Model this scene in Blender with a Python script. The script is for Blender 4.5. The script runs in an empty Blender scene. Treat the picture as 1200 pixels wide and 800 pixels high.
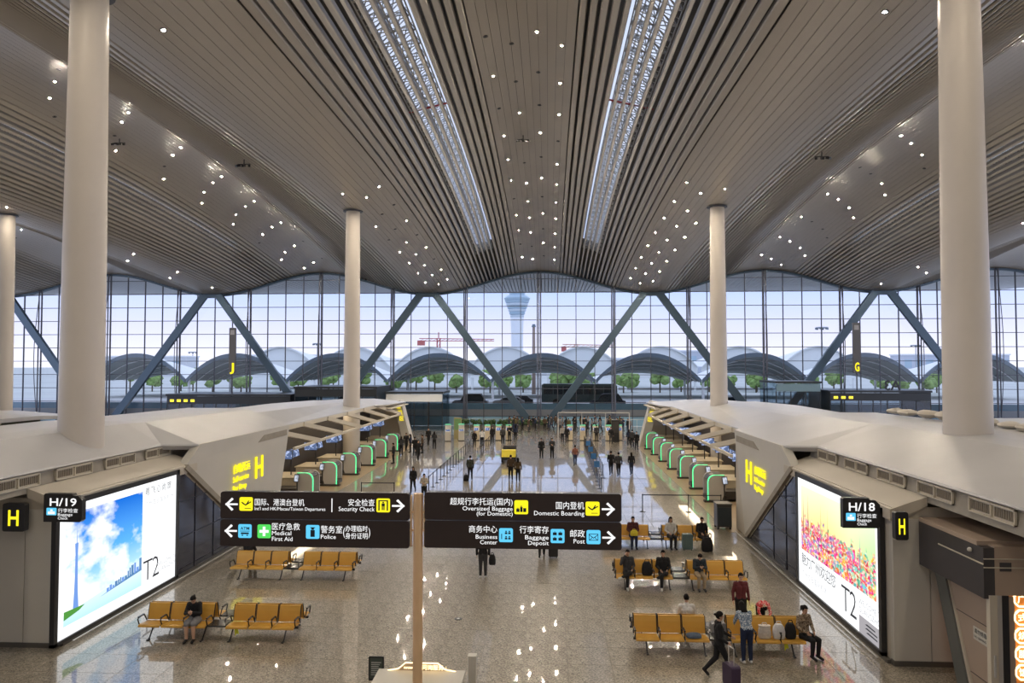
import bpy, bmesh, math, random
from mathutils import Vector, Matrix, Euler
random.seed(7)
R = math.radians
PI = math.pi
sc = bpy.context.scene
COL = sc.collection

# ------------------------------------------------------------------ camera
F_PX = 830.0
YAW, PITCH = math.atan(43 / F_PX), math.atan(28 / F_PX)
CAM = Vector((1.3, 0.0, 8.2))
cd = bpy.data.cameras.new('camera')
cd.sensor_width = 36.0
cd.lens = 36.0 * F_PX / 1200.0
cd.clip_end = 5000
cam = bpy.data.objects.new('camera', cd)
cam.location = CAM
cam.rotation_euler = (PI / 2 + PITCH, 0, YAW)
COL.objects.link(cam)
sc.camera = cam

# ------------------------------------------------------------------ world
wd = bpy.data.worlds.new('sky')
sc.world = wd
wd.use_nodes = True
nt = wd.node_tree
nt.nodes.clear()
wo = nt.nodes.new('ShaderNodeOutputWorld')
bg = nt.nodes.new('ShaderNodeBackground')
tc = nt.nodes.new('ShaderNodeTexCoord')
sx = nt.nodes.new('ShaderNodeSeparateXYZ')
rp = nt.nodes.new('ShaderNodeValToRGB')
nt.links.new(tc.outputs['Generated'], sx.inputs[0])
nt.links.new(sx.outputs['Z'], rp.inputs[0])
nt.links.new(rp.outputs[0], bg.inputs[0])
nt.links.new(bg.outputs[0], wo.inputs[0])
el = rp.color_ramp.elements
el[0].position = 0.0
el[0].color = (0.86, 0.84, 0.95, 1)
el[1].position = 1.0
el[1].color = (0.66, 0.75, 0.97, 1)
e = el.new(0.05); e.color = (0.68, 0.69, 0.92, 1)
e = el.new(0.11); e.color = (0.47, 0.60, 0.95, 1)
e = el.new(0.30); e.color = (0.60, 0.71, 0.97, 1)
bg.inputs[1].default_value = 1.0
sc.view_settings.view_transform = 'Standard'
sc.view_settings.look = 'None'
sc.view_settings.gamma = 1.0
sc.view_settings.use_curve_mapping = False
sc.view_settings.exposure = 1.1
sc.cycles.max_bounces = 8
sc.cycles.diffuse_bounces = 4
sc.cycles.glossy_bounces = 4
sc.cycles.transparent_max_bounces = 24
sc.cycles.sample_clamp_indirect = 6.0
sc.cycles.caustics_reflective = False
sc.cycles.caustics_refractive = False

# ------------------------------------------------------------------ pixel to place (1200x800 frame)
_fw = Vector((-math.sin(YAW) * math.cos(PITCH), math.cos(YAW) * math.cos(PITCH), math.sin(PITCH)))
_rt = Vector((math.cos(YAW), math.sin(YAW), 0))
_up = _rt.cross(_fw)
def ray(px, py):
    return _fw + _rt * ((px - 600) / F_PX) - _up * ((py - 400) / F_PX)
def onz(px, py, z=0.0):          # where a pixel's line of sight meets height z
    d = ray(px, py); return CAM + d * ((z - CAM.z) / d.z)
def onx(px, py, x):
    d = ray(px, py); return CAM + d * ((x - CAM.x) / d.x)
def ony(px, py, y):
    d = ray(px, py); return CAM + d * ((y - CAM.y) / d.y)

ORD = ['first', 'second', 'third', 'fourth', 'fifth', 'sixth', 'seventh', 'eighth', 'ninth', 'tenth', 'eleventh', 'twelfth', 'thirteenth', 'fourteenth', 'fifteenth', 'sixteenth', 'seventeenth', 'eighteenth', 'nineteenth', 'twentieth']
# ------------------------------------------------------------------ materials
MATS = {}
def mat(name, col, rough=0.5, metal=0.0, spec=0.5, emit=None, estr=0.0, noise=0.0, nscale=8.0, bump=0.0, coat=0.0):
    if name in MATS: return MATS[name]
    m = bpy.data.materials.new(name)
    m.use_nodes = True
    t = m.node_tree; b = t.nodes['Principled BSDF']
    c = (col[0], col[1], col[2], 1)
    b.inputs['Base Color'].default_value = c
    b.inputs['Roughness'].default_value = rough
    b.inputs['Metallic'].default_value = metal
    b.inputs['Specular IOR Level'].default_value = spec
    b.inputs['Coat Weight'].default_value = coat
    if emit:
        b.inputs['Emission Color'].default_value = (emit[0], emit[1], emit[2], 1)
        b.inputs['Emission Strength'].default_value = estr
    if noise or bump:
        co = t.nodes.new('ShaderNodeTexCoord')
        n = t.nodes.new('ShaderNodeTexNoise')
        n.inputs['Scale'].default_value = nscale
        n.inputs['Detail'].default_value = 4
        t.links.new(co.outputs['Object'], n.inputs['Vector'])
        if noise:
            mr = t.nodes.new('ShaderNodeMapRange')
            mr.inputs['From Min'].default_value = 0.3; mr.inputs['From Max'].default_value = 0.7
            mr.inputs['To Min'].default_value = 1 - noise; mr.inputs['To Max'].default_value = 1 + noise
            t.links.new(n.outputs[0], mr.inputs['Value'])
            mx = t.nodes.new('ShaderNodeVectorMath'); mx.operation = 'SCALE'
            mx.inputs[0].default_value = col[:3]
            t.links.new(mr.outputs[0], mx.inputs['Scale'])
            t.links.new(mx.outputs[0], b.inputs['Base Color'])
        if bump:
            bp = t.nodes.new('ShaderNodeBump'); bp.inputs['Strength'].default_value = bump
            t.links.new(n.outputs[0], bp.inputs['Height'])
            t.links.new(bp.outputs[0], b.inputs['Normal'])
    MATS[name] = m
    return m

def glass_mat(name, tint, refl=0.04):
    m = bpy.data.materials.new(name); m.use_nodes = True
    t = m.node_tree; t.nodes.clear()
    o = t.nodes.new('ShaderNodeOutputMaterial')
    mx = t.nodes.new('ShaderNodeMixShader'); tr = t.nodes.new('ShaderNodeBsdfTransparent'); gl = t.nodes.new('ShaderNodeBsdfGlossy')
    lw = t.nodes.new('ShaderNodeLayerWeight'); lw.inputs[0].default_value = 0.25
    mr = t.nodes.new('ShaderNodeMapRange')
    mr.inputs['To Min'].default_value = refl; mr.inputs['To Max'].default_value = 0.7
    t.links.new(lw.outputs['Facing'], mr.inputs['Value'])
    pw = t.nodes.new('ShaderNodeMath'); pw.operation = 'POWER'; pw.inputs[1].default_value = 3
    t.links.new(lw.outputs['Facing'], pw.inputs[0]); t.links.new(pw.outputs[0], mr.inputs['Value'])
    tr.inputs[0].default_value = (tint[0], tint[1], tint[2], 1)
    gl.inputs['Roughness'].default_value = 0.02
    t.links.new(mr.outputs[0], mx.inputs[0]); t.links.new(tr.outputs[0], mx.inputs[1]); t.links.new(gl.outputs[0], mx.inputs[2])
    t.links.new(mx.outputs[0], o.inputs[0])
    MATS[name] = m
    return m

def emit_mat(name, col, s=1.0):
    if name in MATS: return MATS[name]
    m = bpy.data.materials.new(name); m.use_nodes = True
    t = m.node_tree; t.nodes.clear()
    o = t.nodes.new('ShaderNodeOutputMaterial'); em = t.nodes.new('ShaderNodeEmission')
    em.inputs[0].default_value = (col[0], col[1], col[2], 1); em.inputs[1].default_value = s
    t.links.new(em.outputs[0], o.inputs[0])
    MATS[name] = m
    return m

# ------------------------------------------------------------------ mesh building
class MB:
    def __init__(s): s.v = []; s.f = []; s.m = []
    def add(s, vs, fs, mi=0):
        b = len(s.v); s.v += [tuple(p) for p in vs]
        for f in fs: s.f.append([b + i for i in f]); s.m.append(mi)
    def box(s, c, d, rot=None, mi=0):
        hx, hy, hz = d[0] / 2, d[1] / 2, d[2] / 2
        vs = [Vector((x, y, z)) for x in (-hx, hx) for y in (-hy, hy) for z in (-hz, hz)]
        if rot:
            M = Euler(rot).to_matrix(); vs = [M @ p for p in vs]
        c = Vector(c)
        s.add([p + c for p in vs], [(0, 1, 3, 2), (4, 6, 7, 5), (0, 4, 5, 1), (2, 3, 7, 6), (0, 2, 6, 4), (1, 5, 7, 3)], mi)
        return s
    def b2(s, x0, x1, y0, y1, z0, z1, mi=0):
        return s.box(((x0 + x1) / 2, (y0 + y1) / 2, (z0 + z1) / 2), (abs(x1 - x0), abs(y1 - y0), abs(z1 - z0)), None, mi)
    def bar(s, p, q, w, h=None, n=4, mi=0, upv=(0, 0, 1), w2=None):      # prism from p to q; n=4 gives a w x h bar
        p, q = Vector(p), Vector(q); d = (q - p)
        if d.length < 1e-6: return s
        d.normalize(); u = Vector(upv)
        if abs(d.dot(u)) > 0.98: u = Vector((0, 1, 0)) if abs(d.y) < 0.9 else Vector((1, 0, 0))
        a = d.cross(u).normalized(); b = a.cross(d).normalized()
        h = w if h is None else h
        vs = []
        for k, (c, sc_) in enumerate(((p, 1.0), (q, 1.0 if w2 is None else w2 / w))):
            for i in range(n):
                if n == 4:
                    sx_, sy_ = ((-1, -1), (1, -1), (1, 1), (-1, 1))[i]
                    vs.append(c + a * (sx_ * w / 2 * sc_) + b * (sy_ * h / 2 * sc_))
                else:
                    t = 2 * PI * i / n
                    vs.append(c + a * (math.cos(t) * w / 2 * sc_) + b * (math.sin(t) * h / 2 * sc_))
        fs = [(i, (i + 1) % n, n + (i + 1) % n, n + i) for i in range(n)]
        fs += [tuple(range(n - 1, -1, -1)), tuple(range(n, 2 * n))]
        s.add(vs, fs, mi); return s
    def tube(s, pts, r, n=8, mi=0, closed=False):
        for i in range(len(pts) - 1):
            r0 = r[i] if isinstance(r, (list, tuple)) else r
            r1 = r[i + 1] if isinstance(r, (list, tuple)) else r
            s.bar(pts[i], pts[i + 1], 2 * r0, 2 * r0, n, mi, w2=2 * r1)
        return s
    def cyl(s, c, r, h, n=16, mi=0, r2=None):
        return s.bar(c, (c[0], c[1], c[2] + h), 2 * r, 2 * r, n, mi, w2=None if r2 is None else 2 * r2)
    def lathe(s, prof, n=24, c=(0, 0, 0), mi=0):
        vs = []; fs = []
        for r, z in prof:
            for i in range(n):
                t = 2 * PI * i / n; vs.append((c[0] + r * math.cos(t), c[1] + r * math.sin(t), c[2] + z))
        for k in range(len(prof) - 1):
            for i in range(n):
                j = (i + 1) % n; fs.append((k * n + i, k * n + j, (k + 1) * n + j, (k + 1) * n + i))
        fs.append(tuple(range(n - 1, -1, -1))); fs.append(tuple(range((len(prof) - 1) * n, len(prof) * n)))
        s.add(vs, fs, mi); return s
    def prism(s, poly, off, mi=0):          # 3D polygon extruded by vector off
        off = Vector(off); n = len(poly)
        a = [Vector(p) for p in poly]; vs = a + [p + off for p in a]
        nrm = Vector((0, 0, 0))
        for i in range(n): nrm += a[i].cross(a[(i + 1) % n])
        fl = nrm.dot(off) > 0
        fs = [tuple(range(n - 1, -1, -1)) if fl else tuple(range(n)), tuple(range(n, 2 * n)) if fl else tuple(range(2 * n - 1, n - 1, -1))]
        for i in range(n):
            j = (i + 1) % n; fs.append((i, j, n + j, n + i) if fl else (j, i, n + i, n + j))
        s.add(vs, fs, mi); return s
    def loft(s, secs, mi=0, closed=True, caps=True):   # list of equal-length point loops
        n = len(secs[0]); vs = [p for q in secs for p in q]; fs = []
        for k in range(len(secs) - 1):
            for i in range(n if closed else n - 1):
                j = (i + 1) % n
                fs.append((k * n + i, k * n + j, (k + 1) * n + j, (k + 1) * n + i))
        if caps and closed:
            fs.append(tuple(range(n - 1, -1, -1))); fs.append(tuple(range((len(secs) - 1) * n, len(secs) * n)))
        s.add(vs, fs, mi); return s
    def sphere(s, c, r, nu=12, nv=8, mi=0, sz=(1, 1, 1)):
        prof = [(max(1e-4, math.sin(PI * k / nv)), -math.cos(PI * k / nv)) for k in range(nv + 1)]
        b = len(s.v); s.lathe(prof, nu, (0, 0, 0), mi)
        for i in range(b, len(s.v)):
            p = s.v[i]; s.v[i] = (c[0] + p[0] * r * sz[0], c[1] + p[1] * r * sz[1], c[2] + p[2] * r * sz[2])
        return s
    def mesh(s, name, mats, smooth=False, fix=True):
        me = bpy.data.meshes.new(name); me.from_pydata(s.v, [], s.f)
        for m_ in (mats if isinstance(mats, (list, tuple)) else [mats]): me.materials.append(m_)
        if any(s.m): me.polygons.foreach_set('material_index', s.m)
        if fix:
            bm = bmesh.new(); bm.from_mesh(me); bmesh.ops.recalc_face_normals(bm, faces=bm.faces); bm.to_mesh(me); bm.free()
        if smooth:
            me.polygons.foreach_set('use_smooth', [True] * len(me.polygons))
            me.update()
            try: me.set_sharp_from_angle(angle=R(40))
            except Exception: pass
        me.update()
        return me
    def build(s, name, mats, parent=None, loc=None, rot=None, smooth=False, fix=True):
        return link(name, s.mesh(name, mats, smooth, fix), parent, loc, rot)

def link(name, me, parent=None, loc=None, rot=None):
    o = bpy.data.objects.new(name, me); COL.objects.link(o)
    if parent is not None: o.parent = parent
    if loc is not None: o.location = loc
    if rot is not None: o.rotation_euler = rot
    return o
def tag(o, label=None, cat=None, group=None, kind=None):
    if label: o['label'] = label
    if cat: o['category'] = cat
    if group: o['group'] = group
    if kind: o['kind'] = kind
    return o
def empty(name, loc=(0, 0, 0), rz=0.0):
    o = bpy.data.objects.new(name, None); COL.objects.link(o)
    o.location = loc; o.rotation_euler = (0, 0, rz); o.empty_display_size = 0.2
    return o
def copy_tree(o, parent=None):
    c = o.copy(); COL.objects.link(c)
    if parent is not None: c.parent = parent
    for ch in list(o.children): copy_tree(ch, c)
    return c

_TXT = {}
def text_mesh(s, size, align='LEFT', ext=0.0, bold=0.0, spacing=1.0, line=1.0):
    k = (s, size, align, ext, bold, spacing, line)
    if k in _TXT: return _TXT[k]
    cu = bpy.data.curves.new('lettering', 'FONT'); cu.body = s; cu.size = size
    cu.align_x = align; cu.extrude = ext; cu.offset = bold; cu.resolution_u = 2; cu.space_character = spacing; cu.space_line = line
    o = bpy.data.objects.new('lettering', cu); COL.objects.link(o)
    bpy.context.view_layer.update()
    dg = bpy.context.evaluated_depsgraph_get()
    me = bpy.data.meshes.new_from_object(o.evaluated_get(dg)); me.name = 'lettering'
    bpy.data.objects.remove(o); bpy.data.curves.remove(cu)
    _TXT[k] = me
    return me
def text(s, size, loc, rot, m, parent, align='LEFT', name='lettering', ext=0.0, bold=0.0, spacing=1.0, line=1.0):
    me = text_mesh(s, size, align, ext, bold, spacing, line).copy()
    me.materials.clear(); me.materials.append(m)
    return link(name, me, parent, loc, rot)
FACE = (PI / 2, 0, 0)      # lettering standing up and facing -Y
# ================================================================== the hall
M_FLOORBASE = mat('floor_joint', (0.16, 0.14, 0.12), 0.6)
def granite():
    m = bpy.data.materials.new('granite'); m.use_nodes = True
    t = m.node_tree; b = t.nodes['Principled BSDF']
    co = t.nodes.new('ShaderNodeTexCoord')
    n1 = t.nodes.new('ShaderNodeTexVoronoi'); n1.inputs['Scale'].default_value = 34.0
    n2 = t.nodes.new('ShaderNodeTexNoise'); n2.inputs['Scale'].default_value = 0.35; n2.inputs['Detail'].default_value = 3
    for n in (n1, n2): t.links.new(co.outputs['Object'], n.inputs['Vector'])
    r = t.nodes.new('ShaderNodeValToRGB'); e_ = r.color_ramp.elements
    e_[0].color = (0.125, 0.106, 0.080, 1); e_[1].color = (0.42, 0.37, 0.29, 1); e_[0].position = 0.05; e_[1].position = 0.95
    sp = t.nodes.new('ShaderNodeSeparateXYZ')
    t.links.new(n1.outputs['Color'], sp.inputs[0]); t.links.new(sp.outputs[0], r.inputs[0])
    mr = t.nodes.new('ShaderNodeMapRange'); mr.inputs['To Min'].default_value = 0.85; mr.inputs['To Max'].default_value = 1.15
    t.links.new(n2.outputs[0], mr.inputs['Value'])
    vm = t.nodes.new('ShaderNodeVectorMath'); vm.operation = 'SCALE'
    t.links.new(r.outputs[0], vm.inputs[0]); t.links.new(mr.outputs[0], vm.inputs['Scale'])
    t.links.new(vm.outputs[0], b.inputs['Base Color'])
    b.inputs['Roughness'].default_value = 0.35; b.inputs['Specular IOR Level'].default_value = 0.3
    b.inputs['Coat Weight'].default_value = 1.0; b.inputs['Coat IOR'].default_value = 1.6; b.inputs['Coat Roughness'].default_value = 0.025
    MATS['granite'] = m
    return m
M_GRAN = granite()
M_SLAT = mat('ceiling_slat', (0.45, 0.42, 0.385), 0.38, 0.25, 0.5)
M_DECK = mat('roof_deck', (0.16, 0.155, 0.15), 0.8)
M_TRUSS = mat('truss_white', (0.62, 0.63, 0.65), 0.4, 0.2)
M_COLUMN = mat('column_paint', (0.58, 0.535, 0.48), 0.45, noise=0.03, nscale=0.6)
M_STEEL = mat('facade_steel', (0.065, 0.105, 0.15), 0.35, 0.4)
M_MULL = mat('mullion', (0.085, 0.09, 0.11), 0.4, 0.4)
M_MAST = mat('mast_paint', (0.11, 0.12, 0.155), 0.35, 0.3)
M_GLASS = glass_mat('facade_glass', (0.58, 0.60, 0.615), 0.02)
M_BLUE = mat('spandrel_blue', (0.22, 0.38, 0.52), 0.25, 0.0, 0.5)

fl = MB().b2(-92, 86, -30, 99, -0.30, -0.006).build('floor', M_FLOORBASE); tag(fl, 'polished speckled granite floor of the departure hall', kind='structure')
TS = 1.2
tile_me = None
def tile_mesh(mb, cx, cy, w=TS, g=0.006):
    a, b = w / 2 - g / 2, w / 2 - g / 2
    c = 0.004
    vs = [(cx - a, cy - b, -0.006), (cx + a, cy - b, -0.006), (cx + a, cy + b, -0.006), (cx - a, cy + b, -0.006),
          (cx - a + c, cy - b + c, 0), (cx + a - c, cy - b + c, 0), (cx + a - c, cy + b - c, 0), (cx - a + c, cy + b - c, 0)]
    mb.add(vs, [(4, 5, 6, 7), (0, 1, 5, 4), (1, 2, 6, 5), (2, 3, 7, 6), (3, 0, 4, 7)])
_t = MB(); tile_mesh(_t, 0, 0); tile_me = _t.mesh('tile', M_GRAN, fix=False)
rest = MB(); ntile = 0
for j in range(-25, 83):
    cy = j * TS
    for i in range(-75, 71):
        cx = i * TS
        if cy > 98.6 or cy < -29: continue
        if 18.5 < cy < 34.5 and -13.0 < cx < 10.6 and ntile < 299:
            link('tile', tile_me, fl, (cx, cy, 0)); ntile += 1
        else:
            tile_mesh(rest, cx, cy)
rt_ = rest.build('tile_field', M_GRAN, fl, fix=False); rt_['kind'] = 'stuff'

# ---- roof shape: waves 30 m wide along X, falling towards the glass wall
def roof_z(x, y):
    t = max(0.0, (y - 42.0) / 54.0) ** 1.8
    crest = 26.0 - 5.0 * t; val = 21.5 - 3.45 * t
    c, a = (crest + val) / 2, (crest - val) / 2
    if y > 96.0:                       # the overhang outside flattens to a straight edge
        q = min(1.0, (y - 96.0) / 15.0); q = q * q * (3 - 2 * q)
        c, a = 19.52 + (19.75 - 19.52) * q, 1.47 * (1 - q)
    return c + a * math.cos(2 * PI * x / 30.0)
ceil_ = empty('ceiling'); tag(ceil_, 'wavy ceiling of long metal slats with skylight strips', kind='structure')
YS = [-22, -5, 10, 22, 30, 36, 42, 48, 54, 60, 66, 72, 78, 84, 90, 96.2]
YO = [96.2, 100, 104, 108, 111]
soffit = MB()
PIT = 0.5
nsl = 0
for k in range(-152, 142):
    xc = k * PIT
    u = abs(((xc + 15) % 30) - 15)
    central = abs(xc) < 15.01
    cl = 10.6 if central else 13.3
    if u < 2.8 or (not central and u < 3.7): w, h, dz = 0.482, 0.06, 0.0
    elif u >= cl: w, h, dz = 0.478, 0.06, 0.0
    elif u >= cl - 1.3: w, h, dz = 0.38, 0.20, -0.02
    elif 5.2 < u < 7.8: w, h, dz = 0.17, 0.26, -0.03
    elif u < 4.6: w, h, dz = 0.34, 0.24, -0.03
    else: w, h, dz = 0.25, 0.30, -0.03
    mb = MB(); secs = []
    for y in YS:
        zl, zr = roof_z(xc - w / 2, y), roof_z(xc + w / 2, y)
        b_ = 0.05 if h > 0.1 else 0.0
        if b_:
            secs.append([(xc - w / 2 + b_, y, zl + dz), (xc + w / 2 - b_, y, zr + dz), (xc + w / 2, y, zr + dz + 0.07), (xc + w / 2, y, zr + h), (xc - w / 2, y, zl + h), (xc - w / 2, y, zl + dz + 0.07)])
        else:
            secs.append([(xc - w / 2, y, zl), (xc + w / 2, y, zr), (xc + w / 2, y, zr + h), (xc - w / 2, y, zl + h)])
    mb.loft(secs)
    soffit.loft([[(xc - .2, y, roof_z(xc - .2, y)), (xc + .2, y, roof_z(xc + .2, y)), (xc + .2, y, roof_z(xc + .2, y) + .08), (xc - .2, y, roof_z(xc - .2, y) + .08)] for y in YO])
    mb.build('slat', M_SLAT, ceil_, fix=False); nsl += 1
so = soffit.build('outer_soffit', mat('soffit_lit', (.85, .85, .87), .5), ceil_, fix=False); so['kind'] = 'stuff'  # outer slats whitened: light thrown up by the ground is in the colour
for s_ in (-1, 1):
    zp = roof_z(6.4, 44.5) + .42
    MB().bar((s_ * 5.0, 44.5, zp + .35), (s_ * 7.9, 44.5, zp - .35), .12, .12, 8).build('sprinkler_pipe', mat('pipe_red', (.45, .03, .04), .4), ceil_)
# deck above the slats, open along the skylight strips
dk = MB(); sky_glass = MB(); tr = MB()
XB = []
edges = set()
for n in range(-3, 4):
    for s_ in (-1, 1):
        c = 30 * n
        for a in (5.4, 7.4): edges.add(round(c + s_ * a, 3))
    for a in (0, 3, 10, 13, 15): edges.add(round(30 * n + a, 3)); edges.add(round(30 * n - a, 3))
edges = sorted(x for x in edges if -78 < x < 72)
def deck_z(x, y): return roof_z(x, y) + 1.5
YD = [-22, 10, 36, 48, 60, 72, 84, 96, 103, 111]
for a, b in zip(edges, edges[1:]):
    u = abs((((a + b) / 2 + 15) % 30) - 15)
    tgt = sky_glass if 5.4 < u < 7.4 else dk
    ys = YD if tgt is dk else [y for y in YD if y <= 84]
    for y0, y1 in zip(ys, ys[1:]):
        tgt.add([(a, y0, deck_z(a, y0)), (b, y0, deck_z(b, y0)), (b, y1, deck_z(b, y1)), (a, y1, deck_z(a, y1))], [(0, 1, 2, 3)])
    if tgt is sky_glass:
        for y0, y1 in ((84, 96), (96, 103), (103, 111)):
            dk.add([(a, y0, deck_z(a, y0)), (b, y0, deck_z(b, y0)), (b, y1, deck_z(b, y1)), (a, y1, deck_z(a, y1))], [(0, 1, 2, 3)])
        # lattice of the roof truss under the skylight
        y = -4.0
        while y < 84:
            st = 1.5; y2 = y + st
            lo = [(x, y, roof_z(x, y) + 0.5) for x in (a, (a + b) / 2, b)]
            lo2 = [(x, y2, roof_z(x, y2) + 0.5) for x in (a, (a + b) / 2, b)]
            hi = [(x, (y + y2) / 2, roof_z(x, y) + 1.3) for x in (a + 0.6, b - 0.6)]
            hi2 = [(x, (y + y2) / 2 + st, roof_z(x, y2) + 1.3) for x in (a + 0.6, b - 0.6)]
            B = lambda p, q, w=0.07: tr.bar(p, q, w, w, 3)
            B(lo[0], lo[2]); B(lo[0], lo2[0], .09); B(lo[1], lo2[1], .09); B(lo[2], lo2[2], .09)
            B(hi[0], hi2[0], .09); B(hi[1], hi2[1], .09); B(hi[0], hi[1])
            B(lo[0], lo2[2]); B(lo[2], lo2[0]); ym = (y + y2) / 2
            B((a, ym, roof_z(a, ym) + .5), (b, ym, roof_z(b, ym) + .5), .05); B((a + .3, y, lo[0][2] + .15), (b - .3, y2, lo2[2][2] + .15), .05)
            for p_, q_ in ((lo[0], hi[0]), (lo[1], hi[0]), (lo[1], hi[1]), (lo[2], hi[1]), (lo2[0], hi[0]), (lo2[1], hi[0]), (lo2[1], hi[1]), (lo2[2], hi[1])): B(p_, q_)
            y = y2
dk.build('roof_deck', M_DECK, ceil_, fix=False)
M_SKYG = glass_mat('skylight_glass', (0.56, 0.54, 0.51), 0.03)
sky_glass.build('skylight_glazing', M_SKYG, ceil_, fix=False)
trs = tr.build('roof_truss', M_TRUSS, ceil_, fix=False); trs['kind'] = 'stuff'
# fascia along the outer roof edge
fa = MB()
for i in range(-76, 70):
    x0, x1 = i * 1.0, i + 1.0
    fa.add([(x0, 111, roof_z(x0, 111) - .05), (x1, 111, roof_z(x1, 111) - .05), (x1, 111, roof_z(x1, 111) + 1.5), (x0, 111, roof_z(x0, 111) + 1.5)], [(0, 1, 2, 3)])
fa.build('roof_fascia', M_SLAT, ceil_, fix=False)

wb = MB().b2(-92, 86, -30.4, -30, 0, 30).build('wall_back_added', mat('added_back_wall', (.55, .50, .43), .6)); tag(wb, 'plain cream rear wall, added unseen to shut out sky light', kind='structure')  # unseen wall added to keep bluish sky light out from behind

# ---- columns
col_me = MB().lathe([(0.73, 0), (0.71, 6.0), (0.68, 12), (0.60, 21.6)], 40).mesh('round_column', M_COLUMN, True)
col2_me = MB().lathe([(0.70, 0), (0.68, 6.0), (0.64, 12), (0.57, 21.4)], 32).mesh('shaft', M_COLUMN, True)
cap_me = MB().lathe([(0.56, 0), (0.80, 0.02), (0.80, 0.07), (0.56, 0.09)], 32).mesh('cap_ring', M_MULL)
COLS = [(-15, 24, 'wide', 'left near'), (15, 24, 'wide', ''), (-15, 58, '', ''), (15, 58, '', ''), (-45, 58, '', ''), (-45.6, 24, 'w', '')]
LBL = ['thick cream round column rising through the canopy beside the blue sky light box',
       'thick cream round column rising through the canopy beside the colourful skyline light box',
       'slimmer cream round column behind the check-in row with the light blue poster',
       'slimmer cream round column behind the check-in row with the colourful poster',
       'distant cream round column past the hanging J sign, with a dish on its side', 'cream round column out beyond the light blue poster island']
for (x, y, kd, _), lb in zip(COLS[:5], LBL):
    zt = roof_z(x, y)
    o = empty('round_column', (x, y, 0)); tag(o, lb, 'column', 'round roof columns')
    sh = link('shaft', col_me if kd == 'wide' else col2_me, o); sh.scale = (1, 1, (zt + 0.1) / (21.6 if kd == 'wide' else 21.4))
    link('cap_ring', cap_me, o, (0, 0, zt - 0.12))

# ---- the glass wall
WY = 96.0
win = empty('window_1', (0, WY, 0)); tag(win, 'tall gridded glass facade under the wavy roof edge', kind='structure')
ZT = [1.35 + 1.86 * k for k in range(0, 11)]
def top_at(x): return roof_z(x, WY) + 0.02
XW = [-75 + 2.5 * i for i in range(0, 58)]
for x in XW:
    h = top_at(x)
    MB().b2(-.045, .045, -.10, .10, 0, h).build('mullion', M_MULL, win, (x, 0, 0), fix=False)
for z in ZT:
    # one transom per stretch where the roof is higher than z
    run = None; runs = []
    for x in [-75 + 0.5 * i for i in range(0, 286)]:
        ok = top_at(x) > z
        if ok and run is None: run = x
        if (not ok or x == 67.5) and run is not None:
            runs.append((run, x)); run = None
    for a, b in runs:
        if b - a > 0.4: MB().b2(a, b, -.09, .09, z - .04, z + .04).build('transom', M_MULL, win, fix=False)
pr_ = MB(); npane = 0; sp_me = MB().b2(-1.2, 1.2, -.02, .02, .02, 1.30).mesh('spandrel_panel', M_BLUE)
for i in range(len(XW) - 1):
    a, b = XW[i] + .045, XW[i + 1] - .045
    zs = [0.05] + ZT
    link('spandrel_panel', sp_me, win, ((a + b) / 2, 0, 0))
    for k in range(1, len(zs)):
        z0 = zs[k] + .04; z1 = zs[k + 1] - .04 if k + 1 < len(zs) else 99
        za, zb = min(z1, top_at(a)), min(z1, top_at(b))
        if za <= z0 + 0.05 and zb <= z0 + 0.05: continue
        za, zb = max(za, z0), max(zb, z0)
        q = [(a, 0, z0), (b, 0, z0), (b, 0, zb), (a, 0, za)]
        if abs((a + b) / 2) < 37 and npane < 300:
            MB().add(q, [(0, 1, 2, 3)]) if False else None
            m_ = MB(); m_.add(q, [(0, 1, 2, 3)]); m_.build('pane', M_GLASS, win, fix=False); npane += 1
        else:
            pr_.add(q, [(0, 1, 2, 3)])
o = pr_.build('outer_panes', M_GLASS, win, fix=False); o['kind'] = 'stuff'
# bowed three-chord masts every 10 m
for x in [-70 + 10 * i for i in range(0, 14)]:
    h = top_at(x) - 0.05
    m_ = MB()
    for dx, dy in ((-.22, -.25), (.22, -.25)):
        m_.bar((dx, dy, 0), (dx, dy, h), .17, .17, 8)
    pts = [(0, -.45 - 0.9 * math.sin(PI * k / 10) ** 1.2 if k not in (0, 10) else -.35, h * k / 10) for k in range(11)]
    m_.tube(pts, .055, 6)
    for z in ZT:
        if z < h - .3:
            yb = -.45 - .9 * max(0, math.sin(PI * z / h)) ** 1.2
            m_.bar((-.22, -.25, z), (.22, -.25, z), .07, .07, 4)
            m_.bar((0, -.25, z), (0, yb, z), .06, .06, 4); m_.bar((0, -.25, z), (0, 0, z), .06, .06, 4)
    m_.build('mast', M_MAST, win, (x, 0, 0), smooth=True)
# splayed steel braces from each roof valley down to the floor
for xv in (-75, -45, -15, 15, 45):
    for s_ in (-1, 1):
        zt = roof_z(xv, WY) - .25
        p, q = Vector((xv + s_ * 1.0, -1.1, zt)), Vector((xv + s_ * 14.2, -1.1, 0.0))
        if q.x < -78 or q.x > 69: continue
        MB().bar(p, q, .55, .95, 4, upv=(1, 0, 0)).build('brace', M_STEEL, win)
    zt = roof_z(xv, WY) - .35
    MB().bar((xv - 1.6, -1.1, zt), (xv + 1.6, -1.1, zt), .5, .5, 4).bar((xv, -1.1, zt), (xv, .6, zt + .1), .3, .3, 4).build('brace_head', M_STEEL, win)
ed = MB()
secs = []
for i in range(0, 286):
    x = -75 + .5 * i; z = roof_z(x, WY) - .02
    secs.append([(x, -.25, z - .28), (x, .25, z - .28), (x, .25, z), (x, -.25, z)])
ed.loft(secs).build('edge_trim', M_STEEL, win, fix=False)

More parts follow.
